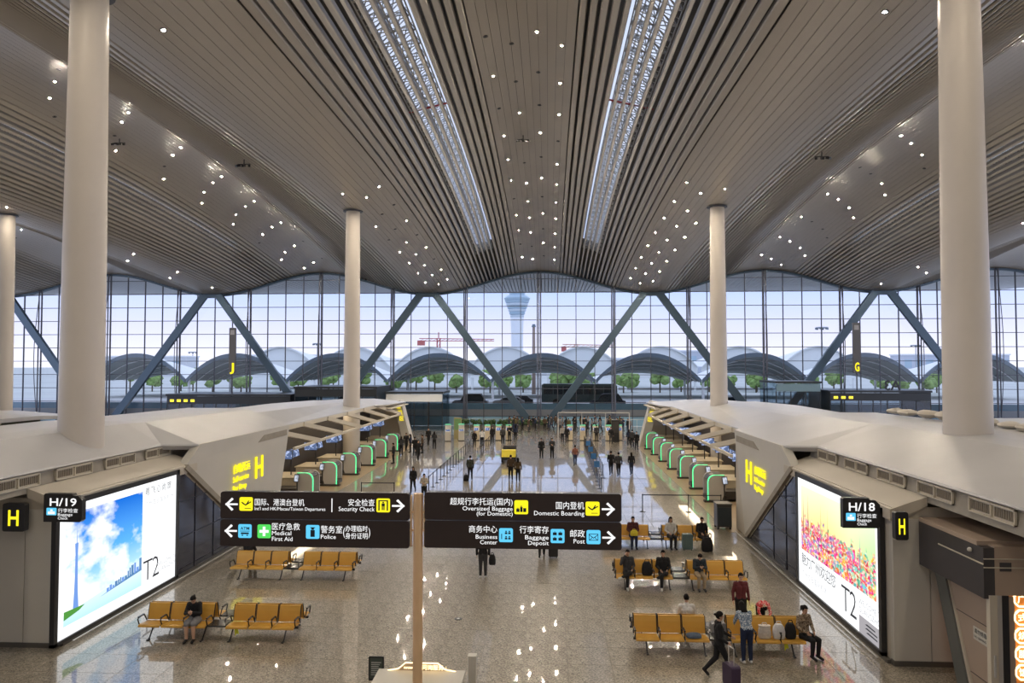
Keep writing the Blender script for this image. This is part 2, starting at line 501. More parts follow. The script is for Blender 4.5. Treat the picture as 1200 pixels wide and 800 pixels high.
# ---- recessed downlights in the ceiling
M_LAMP = emit_mat('downlight_on', (1.0, 0.86, 0.68), 2700.0)
M_LAMPOFF = mat('downlight_off', (0.03, 0.03, 0.03), 0.4)
ring_me = MB().lathe([(0.12, 0.0), (0.14, -0.035), (0.09, -0.035), (0.065, 0.0)], 14).mesh('trim_ring', M_MULL)
lens_me = MB().lathe([(0.05, -0.012), (0.05, -0.03)], 12).mesh('lens', M_LAMP)
lensoff_me = MB().lathe([(0.05, -0.012), (0.05, -0.03)], 12).mesh('lens', M_LAMPOFF)
rng = random.Random(3)
LAMPS = []
def lamp_row(x, y0, y1, st, p, where, off=0.0):
    y = y0 + off; row = []
    while y < y1:
        row.append((x, y, rng.random() < (p if y > 50 or y < 28 else p * 0.55), where)); y += st
    LAMPS.extend(r + (len(row) - 1 - i,) for i, r in enumerate(row))
for i, x in enumerate((-2.05, -0.72, 0.7, 2.05)): lamp_row(x, 32, 94, 5.2, .75, 'crest', 1.3 * (i % 2))
for s_ in (-1, 1):
    for i, x in enumerate((11.6, 13.0, 14.4)): lamp_row(s_ * x, 53, 94, 5.2, .9, 'valley', 1.7 * (i % 2))
    for i, x in enumerate((27.7, 29.6, 31.6, 33.0)): lamp_row(s_ * x, 26, 94, 7.0, .75, 'outer', 2.3 * (i % 3))
    for i, x in enumerate((43.5, 46.0)): lamp_row(s_ * x, 56, 94, 9.0, .8, 'outer valley', 3 * (i % 2))
    for i, x in enumerate((58.5, 61.5)): lamp_row(s_ * x, 50, 94, 9.0, .8, 'far', 3 * (i % 2))
for x in (-44, -30, -14, -1, 1, 14, 30, 44): lamp_row(x, -18, 28, 7.5, 1.0, 'behind')
LW = {'crest': 'central wave', 'valley': 'slim column trough', 'outer': 'second wave', 'outer valley': 'second trough', 'far': 'outermost wave', 'behind': 'seating ceiling'}
ROWS = {}
for x, y, on, wh, k in LAMPS: ROWS.setdefault((wh, x > 0), set()).add(abs(x))
for x, y, on, wh, k in LAMPS:
    o = empty('ceiling_downlight', (x, y, roof_z(x, y) - 0.0))
    rr = sorted(ROWS[(wh, x > 0)]); side = 'colourful poster' if x > 0 else 'blue poster'
    tag(o, f"{'lit' if on else 'unlit'} downlight {ORD[k]} from the glass wall, row {['one', 'two', 'three', 'four', 'five'][rr.index(abs(x))]}, {LW[wh]}, {side} side", 'downlight', 'ceiling downlights')
    sl = math.atan((roof_z(x + .1, y) - roof_z(x - .1, y)) / .2); fy = math.atan((roof_z(x, y + .1) - roof_z(x, y - .1)) / .2)
    o.rotation_euler = (fy, -sl, 0)
    link('trim_ring', ring_me, o); link('lens', lens_me if on else lensoff_me, o)
print('lamps', len(LAMPS), 'slats', nsl, 'panes', npane)
# ================================================================== check-in islands
M_WHITE = mat('panel_white', (0.56, 0.54, 0.49), 0.40, noise=0.03, nscale=0.8)
M_CREAM = mat('panel_cream', (0.52, 0.475, 0.40), 0.5, noise=0.04, nscale=0.7)
M_ROOF = mat('canopy_top', (0.46, 0.46, 0.465), 0.32, 0.0, 0.5, noise=0.05, nscale=0.5)
M_VENTB = mat('vent_mesh', (0.30, 0.27, 0.22), 0.6, noise=0.1, nscale=3)
M_GRILLE = mat('grille_cream', (0.58, 0.53, 0.43), 0.5)
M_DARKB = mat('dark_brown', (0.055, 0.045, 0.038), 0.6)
M_BASE = mat('skirting', (0.09, 0.085, 0.075), 0.4)
M_BLACK = mat('black_metal', (0.018, 0.018, 0.02), 0.35)
M_BGLASS = mat('black_glass', (0.012, 0.014, 0.03), 0.06, 0.0, 0.6)
M_RIB = mat('rib_cream', (0.60, 0.55, 0.45), 0.5)
M_YEL = emit_mat('letter_yellow', (1.0, 0.82, 0.02), 0.62)
M_YELSIDE = mat('letter_side', (0.55, 0.42, 0.02), 0.5)
M_TANFLOOR = mat('counter_floor', (0.33, 0.245, 0.15), 0.35, 0, 0.4, noise=0.08, nscale=2)
M_COUNTER = mat('counter_cream', (0.62, 0.54, 0.40), 0.4)
M_SHELL = mat('kiosk_shell', (0.55, 0.54, 0.52), 0.3, 0.2)
M_KDARK = mat('kiosk_dark', (0.045, 0.042, 0.04), 0.4)
M_GREEN = emit_mat('led_green', (0.10, 1.0, 0.35), .75)
def screen_mat(name, c1, c2, s=0.6):
    m = bpy.data.materials.new(name); m.use_nodes = True
    t = m.node_tree; t.nodes.clear()
    o = t.nodes.new('ShaderNodeOutputMaterial'); em = t.nodes.new('ShaderNodeEmission'); em.inputs[1].default_value = s
    co = t.nodes.new('ShaderNodeTexCoord'); vo = t.nodes.new('ShaderNodeTexVoronoi'); vo.inputs['Scale'].default_value = 7
    vo.distance = 'CHEBYCHEV'
    sp = t.nodes.new('ShaderNodeSeparateXYZ'); rp_ = t.nodes.new('ShaderNodeValToRGB')
    rp_.color_ramp.interpolation = 'CONSTANT'
    e0, e1 = rp_.color_ramp.elements; e0.color = (*c1, 1); e1.position = 0.62; e1.color = (*c2, 1)
    t.links.new(co.outputs['Object'], vo.inputs['Vector']); t.links.new(vo.outputs['Color'], sp.inputs[0])
    t.links.new(sp.outputs[0], rp_.inputs[0]); t.links.new(rp_.outputs[0], em.inputs[0]); t.links.new(em.outputs[0], o.inputs[0])
    return m
M_SCREEN = screen_mat('monitor_picture', (0.10, 0.14, 0.26), (0.42, 0.50, 0.75), 0.55)
M_SCREEN2 = screen_mat('kiosk_picture', (0.35, 0.38, 0.45), (0.6, 0.65, 0.75), 0.5)

def island(sg, XA, Yend, Yst, spacing, nk, ywedge, yfar, sr, num, side):
    X = lambda s: XA + sg * s
    P = lambda s, y, z: (X(s), y, z)
    nm = 'blue sky poster' if sg < 0 else 'colourful skyline poster'
    isl = empty('check_in_island', (0, 0, 0)); tag(isl, f'long cream check-in island with canopy roof, end wall holding the {nm}', 'check-in counter', 'check-in islands')
    # roof slab, lofted along the hall
    secs = []
    for y, es, ez, rs, rz in ((6, .9, 5.10, sr, 6.05), (ywedge, .9, 5.10, sr, 6.0), (ywedge + 1.2, 0.0, 4.98, sr, 5.95), (yfar, -.05, 4.97, sr, 5.85), (yfar + .05, 1.2, 4.68, sr + .6, 5.55),
                              (62, 1.2, 4.68, sr + 1.0, 5.1), (65, .6, 4.6, sr + 1.2, 4.95), (73, .5, 4.46, sr + .6, 4.75)):
        secs.append([P(es + .25, y, ez - .22), P(es, y, ez - .06), P(es + .03, y, ez), P(rs - .9, y, rz - .08), P(rs, y, rz), P(rs + 2.5, y, rz), P(rs + 3.5, y, rz - .25), P(rs + 6.5, y, ez + .1), P(rs + 6.6, y, ez - .2)])
    MB().loft(secs).build('roof_slab', M_ROOF, isl)
    # ledge above the light box, with fascia
    l0, l1 = 20.1, ywedge + 1.0
    MB().prism([P(-.05, l0, 4.25), P(.95, l0, 4.60), P(.95, l0, 4.35), P(.05, l0, 3.92), P(-.05, l0, 3.95)], (0, l1 - l0, 0)).build('ledge', M_CREAM, isl)
    # recessed vent band
    MB().prism([P(.95, 8, 4.45), P(1.05, 8, 5.0), P(1.35, 8, 5.0), P(1.35, 8, 4.45)], (0, l1 - 8, 0)).build('vent_band', M_VENTB, isl)
    gy = 16.4
    while gy < ywedge - 1.0:
        g = MB(); L = 1.75
        for z0, z1 in ((4.62, 4.655), (4.95, 4.985)): g.b2(X(.92), X(1.0), gy, gy + L, z0, z1)
        for q in (0, .86, 1.715): g.b2(X(.92), X(1.0), gy + q, gy + q + .035, 4.62, 4.985)
        g.b2(X(.98), X(1.02), gy, gy + L, 4.62, 4.98)
        v = g.build('vent_grille', M_GRILLE, isl)
        ml = MB().b2(X(.955), X(.985), 0, .05, 4.70, 4.91).mesh('louver', mat('louver_dark', (.20, .17, .13), .6))
        for k in range(20):
            if k in (9, 10): continue
            link('louver', ml, v, (0, gy + .075 + k * .083, 0))
        gy += 2.45
    # end block under the ledge
    for k in range(3):
        a = .02 + k * 1.0
        MB().b2(X(a + .01), X(a + .985), 20.15, 20.35, .14, 3.98).build('end_panel', M_WHITE, isl)
    MB().b2(X(.03), X(3.0), 20.2, 36.5, .02, 4.3).build('block_core', M_CREAM, isl)
    MB().b2(X(0), X(3.0), 20.12, 20.3, 0, .14).build('skirting', M_BASE, isl)
    # splayed white wall with raised letters
    wt = [P(-.06, yfar, 4.95), P(.0, yfar - 1.6, 0), P(.0, ywedge + 6.6, 0), P(-.02, ywedge + .05, 4.2), P(-.06, ywedge + 1.3, 4.98)]
    sw = MB().prism(wt, (sg * .35, 0, 0)).build('splayed_wall', M_WHITE, isl)
    MB().prism([P(-.075, yfar - .4, 4.72), P(-.075, yfar - .4, 4.42), P(-.075, yfar - 4.2, 4.42), P(-.075, yfar - 3.4, 4.72)], (sg * .03, 0, 0)).build('slot_grille', M_VENTB, sw)
    MB().prism([P(-.09, ywedge + 6.9, 0), P(-.09, ywedge + 6.5, 0), P(-.12, ywedge - .05, 4.16), P(-.12, ywedge + .15, 4.3)], (sg * .3, 0, 0)).build('edge_trim', M_VENTB, sw)
    # dark glass wedge
    wg = [P(.02, ywedge - .55, .1), P(.02, ywedge + 6.2, .1), P(.02, ywedge - .15, 4.12), P(.02, ywedge - .55, 4.12)]
    w_ = MB().prism(wg, (sg * .2, 0, 0)).build('glass_wedge', M_BGLASS, isl)
    for z in (1.5, 2.9):
        MB().b2(X(-.005), X(.03), ywedge - .5, ywedge + 6.1 * (1 - z / 4.3), z - .012, z + .012).build('glazing_bar', M_BLACK, w_)
    for y in (ywedge + 1.0, ywedge + 2.6):
        MB().b2(X(-.005), X(.03), y - .012, y + .012, .1, 4.1 * (1 - (y - ywedge) / 6.3)).build('glazing_bar', M_BLACK, w_)
    MB().b2(X(-.10), X(.05), 20.3, ywedge + 6.6, 0, .10).build('skirting', M_BASE, isl)
    # kick rail along the foot
    MB().b2(X(-.34), X(-.30), 20.4, ywedge + 7.5, .10, .13).build('kick_rail', M_SHELL, isl)
    # counter zone: rear wall, soffit and ribs
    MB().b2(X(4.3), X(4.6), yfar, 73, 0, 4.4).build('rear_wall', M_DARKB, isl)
    MB().b2(X(1.2), X(1.4), yfar, 65, 4.36, 4.62).build('eave_beam', M_RIB, isl)
    MB().b2(X(.25), X(3.2), 65, 73, 4.14, 4.24).build('soffit', M_CREAM, isl)
    y = Yst - .6; k = 0
    rl = MB().bar(P(1.3, 0, 4.50), P(.05, 4.2, 3.55), .34, .26, 4).mesh('rib', M_RIB)
    y = yfar + 1.0
    while y < 64:
        link('rib', rl, isl, (0, y, 0)); y += spacing
    MB().b2(X(-.03), X(.12), yfar + 1, 68, 3.44, 3.58).build('eave_rail', M_RIB, isl)
    MB().b2(X(2.2), X(2.9), yfar + .5, 64.5, 4.30, 4.36).build('added_glow_strip', emit_mat('added_glow_warm', (1.0, .80, .55), 2.6), isl)  # warm glowing strip added under the canopy to brighten the counters
    # far fin with letters
    MB().prism([P(-.25, 72.4, 0), P(.55, 72.4, 0), P(1.75, 72.4, 4.5), P(.95, 72.4, 4.6)], (0, 1.6, 0)).build('end_fin', M_WHITE, isl)
    MB().b2(X(1.2), X(4.3), 73.2, 73.6, 0, 4.4).build('end_wall', M_CREAM, isl)
    fs_ = MB().b2(X(-.55), X(4.3), yfar - .8, 72.3, -.006, .012).build('floor_strip', M_TANFLOOR, isl)
    # letters on the splayed wall
    rz = PI / 2 if sg > 0 else PI / 2
    rot = (PI / 2, 0, -PI / 2) if sg > 0 else (PI / 2, 0, PI / 2)
    def wtxt(s, size, y, z, al='LEFT', ext=.02, bold=0.0):
        t_ = text(s, size, P(-.095, y, z), rot, M_YEL, isl, al, 'raised_lettering', ext, bold)
        return t_
    yl = ywedge + 6.4
    if sg > 0:
        wtxt('H', 1.5, yl, 2.72, bold=.015); wtxt('自助托运', .42, yl - 1.45, 3.32, bold=0)
        wtxt('Self-service', .33, yl - 1.45, 2.95, bold=0); wtxt('Bag Drop', .33, yl - 1.45, 2.6, bold=0)
    else:
        wtxt('H', 1.5, yl + .15, 2.72, bold=.015); wtxt('自助托运', .46, yl - 2.2, 3.32, bold=0)
        wtxt('Self-service', .37, yl - 2.2, 2.9, bold=0); wtxt('Bag Drop', .37, yl - 2.2, 2.5, bold=0)
    # three yellow characters stacked down the far fin
    for k, ch in enumerate('值机区'):
        z = 4.0 - k * .62; s_ = .95 + (4.0 + .25 - z - 4.25) * .0 - .25 + (z - 2.7) * .27
        text(ch, .52, (X(s_ + .1), 72.36, z - .2), FACE, M_YEL, isl, 'CENTER', 'raised_lettering', .02, 0)
    # ---- advertising light box
    y0, y1 = ywedge - 7.25, ywedge - .6
    lb = empty('advertising_light_box', P(-.03, (y0 + y1) / 2, .1), 0)
    f = MB(); w, h = y1 - y0, 4.1
    fr = .16
    for a, b, c, d in ((-w / 2 - .1, w / 2 + .1, 0, fr * .6), (-w / 2 - .1, w / 2 + .1, h - fr, h), (-w / 2 - .1, -w / 2 + fr * .4, 0, h), (w / 2 - fr * .4, w / 2 + .1, 0, h)):
        f.b2(-.10 if sg > 0 else -.04, .04 if sg > 0 else .10, a, b, c, d)
    f.build('frame', M_BLACK, lb)
    return isl, lb, w, h, X, P

ISL_L = island(-1, -13.0, 0, 48.3, 4.85, 7, 27.2, 38.4, 3.2, 19, 'left')
ISL_R = island(1, 10.7, 0, 42.8, 4.3, 8, 27.9, 36.4, 4.4, 18, 'right')

# ---- poster pictures
def nodes_emit(name, build, s=1.0):
    m = bpy.data.materials.new(name); m.use_nodes = True
    t = m.node_tree; t.nodes.clear()
    o = t.nodes.new('ShaderNodeOutputMaterial'); em = t.nodes.new('ShaderNodeEmission'); em.inputs[1].default_value = s
    uv = t.nodes.new('ShaderNodeUVMap')
    build(t, uv.outputs[0], em.inputs[0])
    t.links.new(em.outputs[0], o.inputs[0])
    return m
def N(t, k, **kw):
    n = t.nodes.new(k)
    for a, b in kw.items(): setattr(n, a, b)
    return n
def ramp(t, src, stops, interp='LINEAR'):
    r = N(t, 'ShaderNodeValToRGB'); r.color_ramp.interpolation = interp
    e_ = r.color_ramp.elements
    e_[0].position, e_[0].color = stops[0][0], (*stops[0][1], 1)
    e_[1].position, e_[1].color = stops[-1][0], (*stops[-1][1], 1)
    for p, c in stops[1:-1]:
        q = e_.new(p); q.color = (*c, 1)
    t.links.new(src, r.inputs[0]); return r.outputs[0]
def mixc(t, f, a, b, mode='MIX'):
    m = N(t, 'ShaderNodeMix', data_type='RGBA', blend_type=mode)
    if isinstance(f, (int, float)): m.inputs[0].default_value = f
    else: t.links.new(f, m.inputs[0])
    for i, v in ((6, a), (7, b)):
        if isinstance(v, tuple): m.inputs[i].default_value = (*v, 1)
        else: t.links.new(v, m.inputs[i])
    return m.outputs[2]
def noise(t, vec, scale, detail=4, sx=1, sy=1):
    mp = N(t, 'ShaderNodeMapping'); mp.inputs['Scale'].default_value = (sx, sy, 1); t.links.new(vec, mp.inputs[0])
    n = N(t, 'ShaderNodeTexNoise'); n.inputs['Scale'].default_value = scale; n.inputs['Detail'].default_value = detail
    t.links.new(mp.outputs[0], n.inputs['Vector']); return n
def mth(t, op, a, b):
    m = N(t, 'ShaderNodeMath', operation=op)
    for i, v in enumerate((a, b)):
        if isinstance(v, (int, float)): m.inputs[i].default_value = v
        else: t.links.new(v, m.inputs[i])
    return m.outputs[0]
def sky_poster(t, uv, out):
    sp = N(t, 'ShaderNodeSeparateXYZ'); t.links.new(uv, sp.inputs[0])
    blue = ramp(t, sp.outputs[1], [(0, (.55, .78, .95)), (.25, (.45, .72, .97)), (.55, (.10, .40, .88)), (1, (.01, .14, .62))])
    n1 = noise(t, uv, 3.2, 8, 1.0, 1.3)
    bias = mth(t, 'SUBTRACT', n1.outputs[0], mth(t, 'MULTIPLY', mth(t, 'ADD', mth(t, 'MULTIPLY', sp.outputs[0], .6), mth(t, 'MULTIPLY', sp.outputs[1], .55)), .28))
    cl = ramp(t, bias, [(.24, (0, 0, 0)), (.40, (1, 1, 1))])
    sk = mixc(t, cl, blue, (.93, .95, 1.0))
    wat = ramp(t, sp.outputs[1], [(0, (.45, .72, .85)), (.20, (.70, .85, .93))])
    # the river below a slanted bank
    bank = mth(t, 'ADD', .10, mth(t, 'MULTIPLY', sp.outputs[0], .12))
    isw = mth(t, 'LESS_THAN', sp.outputs[1], bank)
    t.links.new(mixc(t, isw, sk, wat), out)
def paint_poster(t, uv, out):
    sp = N(t, 'ShaderNodeSeparateXYZ'); t.links.new(uv, sp.inputs[0])
    bgc = ramp(t, sp.outputs[0], [(0, (.95, .80, .42)), (.35, (.95, .90, .32)), (.7, (.80, .93, .45)), (1, (.55, .90, .40))])
    top = ramp(t, sp.outputs[1], [(.55, (0, 0, 0)), (1.0, (.55, .55, .55))])
    bgc = mixc(t, top, bgc, (.97, .97, .85))
    n1 = noise(t, uv, 6, 5, 1.6, .7)
    vo = N(t, 'ShaderNodeTexVoronoi'); vo.inputs['Scale'].default_value = 20
    mp = N(t, 'ShaderNodeMapping'); mp.inputs['Scale'].default_value = (1.8, .8, 1)
    wv = N(t, 'ShaderNodeVectorMath', operation='ADD'); t.links.new(uv, wv.inputs[0])
    sc_ = N(t, 'ShaderNodeVectorMath', operation='SCALE'); sc_.inputs['Scale'].default_value = .22; t.links.new(n1.outputs['Color'], sc_.inputs[0]); t.links.new(sc_.outputs[0], wv.inputs[1])
    t.links.new(wv.outputs[0], mp.inputs[0]); t.links.new(mp.outputs[0], vo.inputs['Vector'])
    s2 = N(t, 'ShaderNodeSeparateXYZ'); t.links.new(vo.outputs['Color'], s2.inputs[0])
    hue = mth(t, 'ADD', mth(t, 'MULTIPLY', s2.outputs[0], .75), mth(t, 'MULTIPLY', sp.outputs[0], .25))
    colr = ramp(t, hue, [(0, (.20, .30, .75)), (.12, (.75, .05, .45)), (.24, (.95, .25, .05)), (.36, (.85, .02, .15)), (.46, (.95, .10, .50)), (.56, (.98, .55, .05)), (.66, (.35, .15, .60)), (.76, (.20, .60, .25)), (.88, (.10, .55, .70)), (1, (.75, .85, .15))])
    dk = ramp(t, noise(t, uv, 18, 4, 1.5, .6).outputs[0], [(.36, (.12, .08, .10)), (.52, (1, 1, 1))])
    colr = mixc(t, .6, colr, dk, 'MULTIPLY')
    colr = mixc(t, ramp(t, noise(t, uv, 30, 5, 1.3, .8).outputs[0], [(.50, (0, 0, 0)), (.62, (.8, .8, .8))]), colr, (.97, .88, .62))
    n2 = noise(t, uv, 9, 6, 2.2, .45)
    lim = mth(t, 'ADD', .13, mth(t, 'MULTIPLY', n2.outputs[0], .72))
    m = ramp(t, mth(t, 'ADD', mth(t, 'SUBTRACT', lim, sp.outputs[1]), .5), [(.47, (0, 0, 0)), (.53, (1, 1, 1))])
    t.links.new(mixc(t, m, bgc, colr), out)
M_PSKY = nodes_emit('poster_sky', sky_poster, .62)
M_PPAINT = nodes_emit('poster_paint', paint_poster, .60)
M_PWHITE = emit_mat('poster_white', (0.97, 0.985, 1.0), .60)
M_PINK = emit_mat('poster_ink', (0.05, 0.05, 0.055), .55)
M_PGREY = emit_mat('poster_grey_ink', (0.45, 0.45, 0.47), .5)
M_PTOWER = emit_mat('poster_tower', (0.16, 0.30, 0.68), .6)
M_PCITY = emit_mat('poster_city', (0.10, 0.22, 0.42), .6)
M_PBANK = emit_mat('poster_bank', (0.08, 0.28, 0.05), .6)

def poster(lb, sg, w, h, y0):
    # panel coordinates: u along the reader's left-to-right, v up
    rd = 1 if sg < 0 else -1            # reader's right is +Y on the left box, -Y on the right box
    def pt(u, v, d): return (-sg * d, rd * (u - .5) * w, v)
    def quad(u0, u1, v0, v1, d, m, name, par):
        me = bpy.data.meshes.new(name)
        me.from_pydata([pt(u0, v0, d), pt(u1, v0, d), pt(u1, v1, d), pt(u0, v1, d)], [], [(0, 1, 2, 3)])
        l = me.uv_layers.new(name='UVMap'); asp = (u1 - u0) * w / (v1 - v0)
        for i, c in enumerate(((0, 0), (1, 0), (1, 1), (0, 1))): l.data[i].uv = c
        me.materials.append(m); return link(name, me, par)
    b_ = quad(.01, .99, .08, h - .14, .045, M_PWHITE, 'poster', lb)
    rot = (PI / 2, 0, PI / 2 if sg < 0 else -PI / 2)
    def tx(s, size, u, v, m, al='LEFT', sp_=1.0, ln=1.0, bold=0.0): return text(s, size, pt(u, v, .052), rot, m, b_, al, 'printed_text', 0, bold, sp_, ln)
    return pt, quad, b_, tx
_, lb, w, h, X, P = ISL_L
pt, quad, b_, tx = poster(lb, -1, w, h, 0)
quad(.055, .655, .42, h - .42, .048, M_PSKY, 'printed_picture', b_)
tag(lb, 'bright light box poster of a slim tower and river under blue sky', 'light box')
def poly(pts, d, m, name, par):
    me = bpy.data.meshes.new(name); me.from_pydata([pt(u, v, d) for u, v in pts], [], [tuple(range(len(pts)))]); me.materials.append(m); return link(name, me, par)
tw = []
for u_, ww in ((.75, .020), (1.3, .013), (1.9, .009), (2.4, .0085), (2.75, .012)): tw.append((u_, ww))
poly([(.135 - a, v) for v, a in tw] + [(.135 + a, v) for v, a in tw[::-1]], .050, M_PTOWER, 'printed_tower', b_)
poly([(.132, 2.75), (.138, 2.75), (.1355, 3.25)], .050, M_PTOWER, 'printed_spire', b_)
rg = random.Random(5)
u = .36
while u < .65:
    hh = .10 + .28 * rg.random() * (u - .30) / .3; v0 = .80 + (u - .36) * .75
    wd_ = .010 + .012 * rg.random(); wd_ = min(wd_, .655 - u)
    poly([(u, v0), (u + wd_, v0 + .012), (u + wd_, v0 + hh), (u, v0 + hh)], .050, M_PCITY if rg.random() < .6 else M_PTOWER, 'printed_building', b_); u += wd_ + .004
poly([(.056, .60), (.056, .85), (.20, .80), (.16, .70)], .051, M_PBANK, 'printed_bank', b_)
poly([(.30, .76), (.654, .96), (.654, 1.06), (.50, .94)], .0495, M_PCITY, 'printed_bank', b_)
tx('粤 飞 心 尚 旅', .30, .675, 3.52, M_PINK, sp_=.92); tx('广 州 白 云 国 际 机 场', .20, .675, 3.12, M_PGREY, sp_=.93)
tx('T2', 1.05, .665, .50, M_PINK, sp_=.85, bold=-.010); tx('WELCOME TO\nGUANGZHOU', .21, .80, .80, M_PGREY, ln=1.0)
_, lb, w, h, X, P = ISL_R
pt, quad, b_, tx = poster(lb, 1, w, h, 0)
quad(.055, .955, 1.35, h - .42, .048, M_PPAINT, 'printed_picture', b_)
tag(lb, 'bright light box poster of a colourful painted city skyline on yellow green', 'light box')
for (u_, v0, v1, a) in ((.09, 1.9, 3.4, .006), (.16, 2.0, 3.45, .007), (.34, 2.0, 3.35, .005), (.43, 2.1, 3.3, .004), (.54, 2.0, 2.6, .003), (.80, 1.9, 3.0, .005), (.72, 1.8, 2.6, .004), (.90, 1.8, 2.5, .004)):
    poly([(u_ - a, v0), (u_ + a, v0), (u_, v1)], .050, M_PCITY if u_ > .6 else emit_mat('poster_brown', (.30, .12, .10), .6), 'printed_spire', b_)
tx('魅力广州欢迎您', .46, .055, .86, M_PINK, sp_=.93); tx('广 州 白 云 国 际 机 场', .25, .06, .40, M_PGREY, sp_=.9)
tx('T2', 1.15, .585, .36, M_PINK, sp_=.85, bold=-.010); tx('WELCOME TO\nGUANGZHOU', .24, .78, .95, M_PGREY)
gq = quad(.78, .985, .09, .62, .049, emit_mat('poster_greybox', (.42, .40, .42), .5), 'printed_box', b_)
for k, (a, b) in enumerate(((.84, .94), (.84, .96), (.85, .96))):
    poly([(a, .45 - k * .11), (b, .45 - k * .11), (b, .49 - k * .11), (a + .02, .50 - k * .11)], .051, M_PINK, 'printed_stroke', b_)

# ---- bag drop machines along the islands
def rounded_panel(t, L, Hh, r, seg=6):        # profile in local (s, z): aisle-side edge at s=0 curving over the top
    pts = [(0.0, .12)]
    for k in range(seg + 1):
        a = PI - (PI / 2) * k / seg; pts.append((r + r * math.cos(a), Hh - r + r * math.sin(a)))
    pts += [(L - .18, Hh), (L, Hh - .22), (L - .10, .70), (L - .30, .12)]
    return pts
KPARTS = {}
def kiosk_meshes(sg):
    pf = rounded_panel(0, 1.15, 1.62, .42)
    d = {}
    g = MB(); g.prism([(sg * s, -.06, z) for s, z in pf], (0, .12, 0)); d['side_panel'] = g.mesh('side_panel', M_SHELL, True)
    g = MB(); secs = []
    for s, z in pf[:9]:
        pass
    edge = pf[:9]
    for (a, b) in zip(edge, edge[1:]):
        g.prism([(sg * (a[0] - .012), -.075, a[1]), (sg * (b[0] - .012), -.075, b[1] + .0), (sg * (b[0] + .035), -.075, b[1] - .035), (sg * (a[0] + .045), -.075, a[1] - .02)], (0, .05, 0))
    d['led_strip'] = g.mesh('led_strip', M_GREEN)
    d['hood'] = MB().loft([[(sg * (s), y, z) for s, z in ((.06, 1.35), (.25, 1.55), (.5, 1.58), (.5, 1.50), (.28, 1.47), (.12, 1.3))] for y in (.06, 1.12)]).mesh('hood', M_KDARK)
    d['belt'] = MB().b2(sg * -.05, sg * 3.0, .10, 1.08, .12, .34).b2(sg * 1.1, sg * 3.1, .06, 1.12, .34, .62).mesh('belt', M_KDARK)
    d['base'] = MB().b2(sg * -.22, sg * 1.1, -.20, .14, 0, .12).mesh('base', M_KDARK)
    d['touch_screen'] = MB().box((sg * 1.0, -.16, 1.30), (.34, .05, .46), (R(-15), 0, sg * R(20))).mesh('touch_screen', M_KDARK)
    d['display'] = MB().box((sg * .995, -.190, 1.30), (.28, .012, .38), (R(-15), 0, sg * R(20))).mesh('display', M_SCREEN2)
    d['arm'] = MB().bar((sg * .98, -.1, .1), (sg * .98, -.1, 1.2), .08, .08, 6).mesh('arm', M_KDARK)
    d['counter'] = MB().b2(sg * 1.25, sg * 3.3, 1.25, 3.6, 0, 1.05).b2(sg * 1.2, sg * 3.4, 1.2, 3.65, 1.05, 1.10).mesh('counter', M_COUNTER)
    return d
def kiosks(sg, XA, ys, side):
    d = kiosk_meshes(sg)
    for i, y in enumerate(ys):
        wh = ['next to the white wall', 'second from the white wall', 'third from the white wall', 'fourth from the white wall', 'fifth from the white wall',
              'third from the far fin', 'second from the far fin', 'beside the far fin'][i if i < 5 else 8 - (len(ys) - i)]
        o = empty('bag_drop_machine', (XA + sg * .12, y, .012)); tag(o, f'green-edged bag drop machine {wh} {side}', 'kiosk', 'self-service bag drop machines')
        for n in ('side_panel', 'led_strip', 'hood', 'belt', 'base', 'arm'): link(n, d[n], o)
        s2 = link('side_panel', d['side_panel'], o, (0, 1.18, 0))
        t_ = link('touch_screen', d['touch_screen'], o); link('display', d['display'], t_)
        if sg < 0 and 53.2 < y < 59.5 and y > 54: continue
        c = link('service_counter', d['counter'], None, (XA + sg * .12, y, .012)); tag(c, f'cream service counter {wh} {side}', 'counter', 'service counters')
        # pair of overhead monitors on a post
        m = empty('monitor_stand', (XA + sg * 2.4, y + 2.4, 1.112)); tag(m, f'blue monitors on a post {wh} {side}', 'monitor', 'counter monitors')
        MB().bar((0, 0, 0), (0, 0, 1.25), .09, .09, 6).build('post', M_KDARK, m)
        for q in (-.52, .52):
            h_ = MB().box((sg * -.08, q, 1.42), (.10, .98, .60), (0, sg * R(14), 0)).build('monitor', M_BLACK, m)
            MB().box((sg * -.137, q, 1.406), (.012, .92, .54), (0, sg * R(14), 0)).build('display', M_SCREEN, h_)
            MB().box((0, q - .02, 1.42), (.98, .05, .62)).build('side_display', M_BLACK, m) if False else None
        sc_ = MB().box((sg * -.0, -.62 - .45, 1.42), (.95, .06, .58), (R(8), 0, 0)).build('monitor', M_BLACK, m)
        MB().box((sg * -.0, -1.108, 1.414), (.88, .012, .52), (R(8), 0, 0)).build('display', M_SCREEN, sc_)
YL_ = [43.0 + 4.85 * i for i in range(6)]
YR_ = [38.5 + 4.3 * i for i in range(8)]
kiosks(-1, -13.0, YL_, 'on the blue poster island')
kiosks(1, 10.7, [43.4 + 4.45 * i for i in range(7)], 'on the colourful poster island')
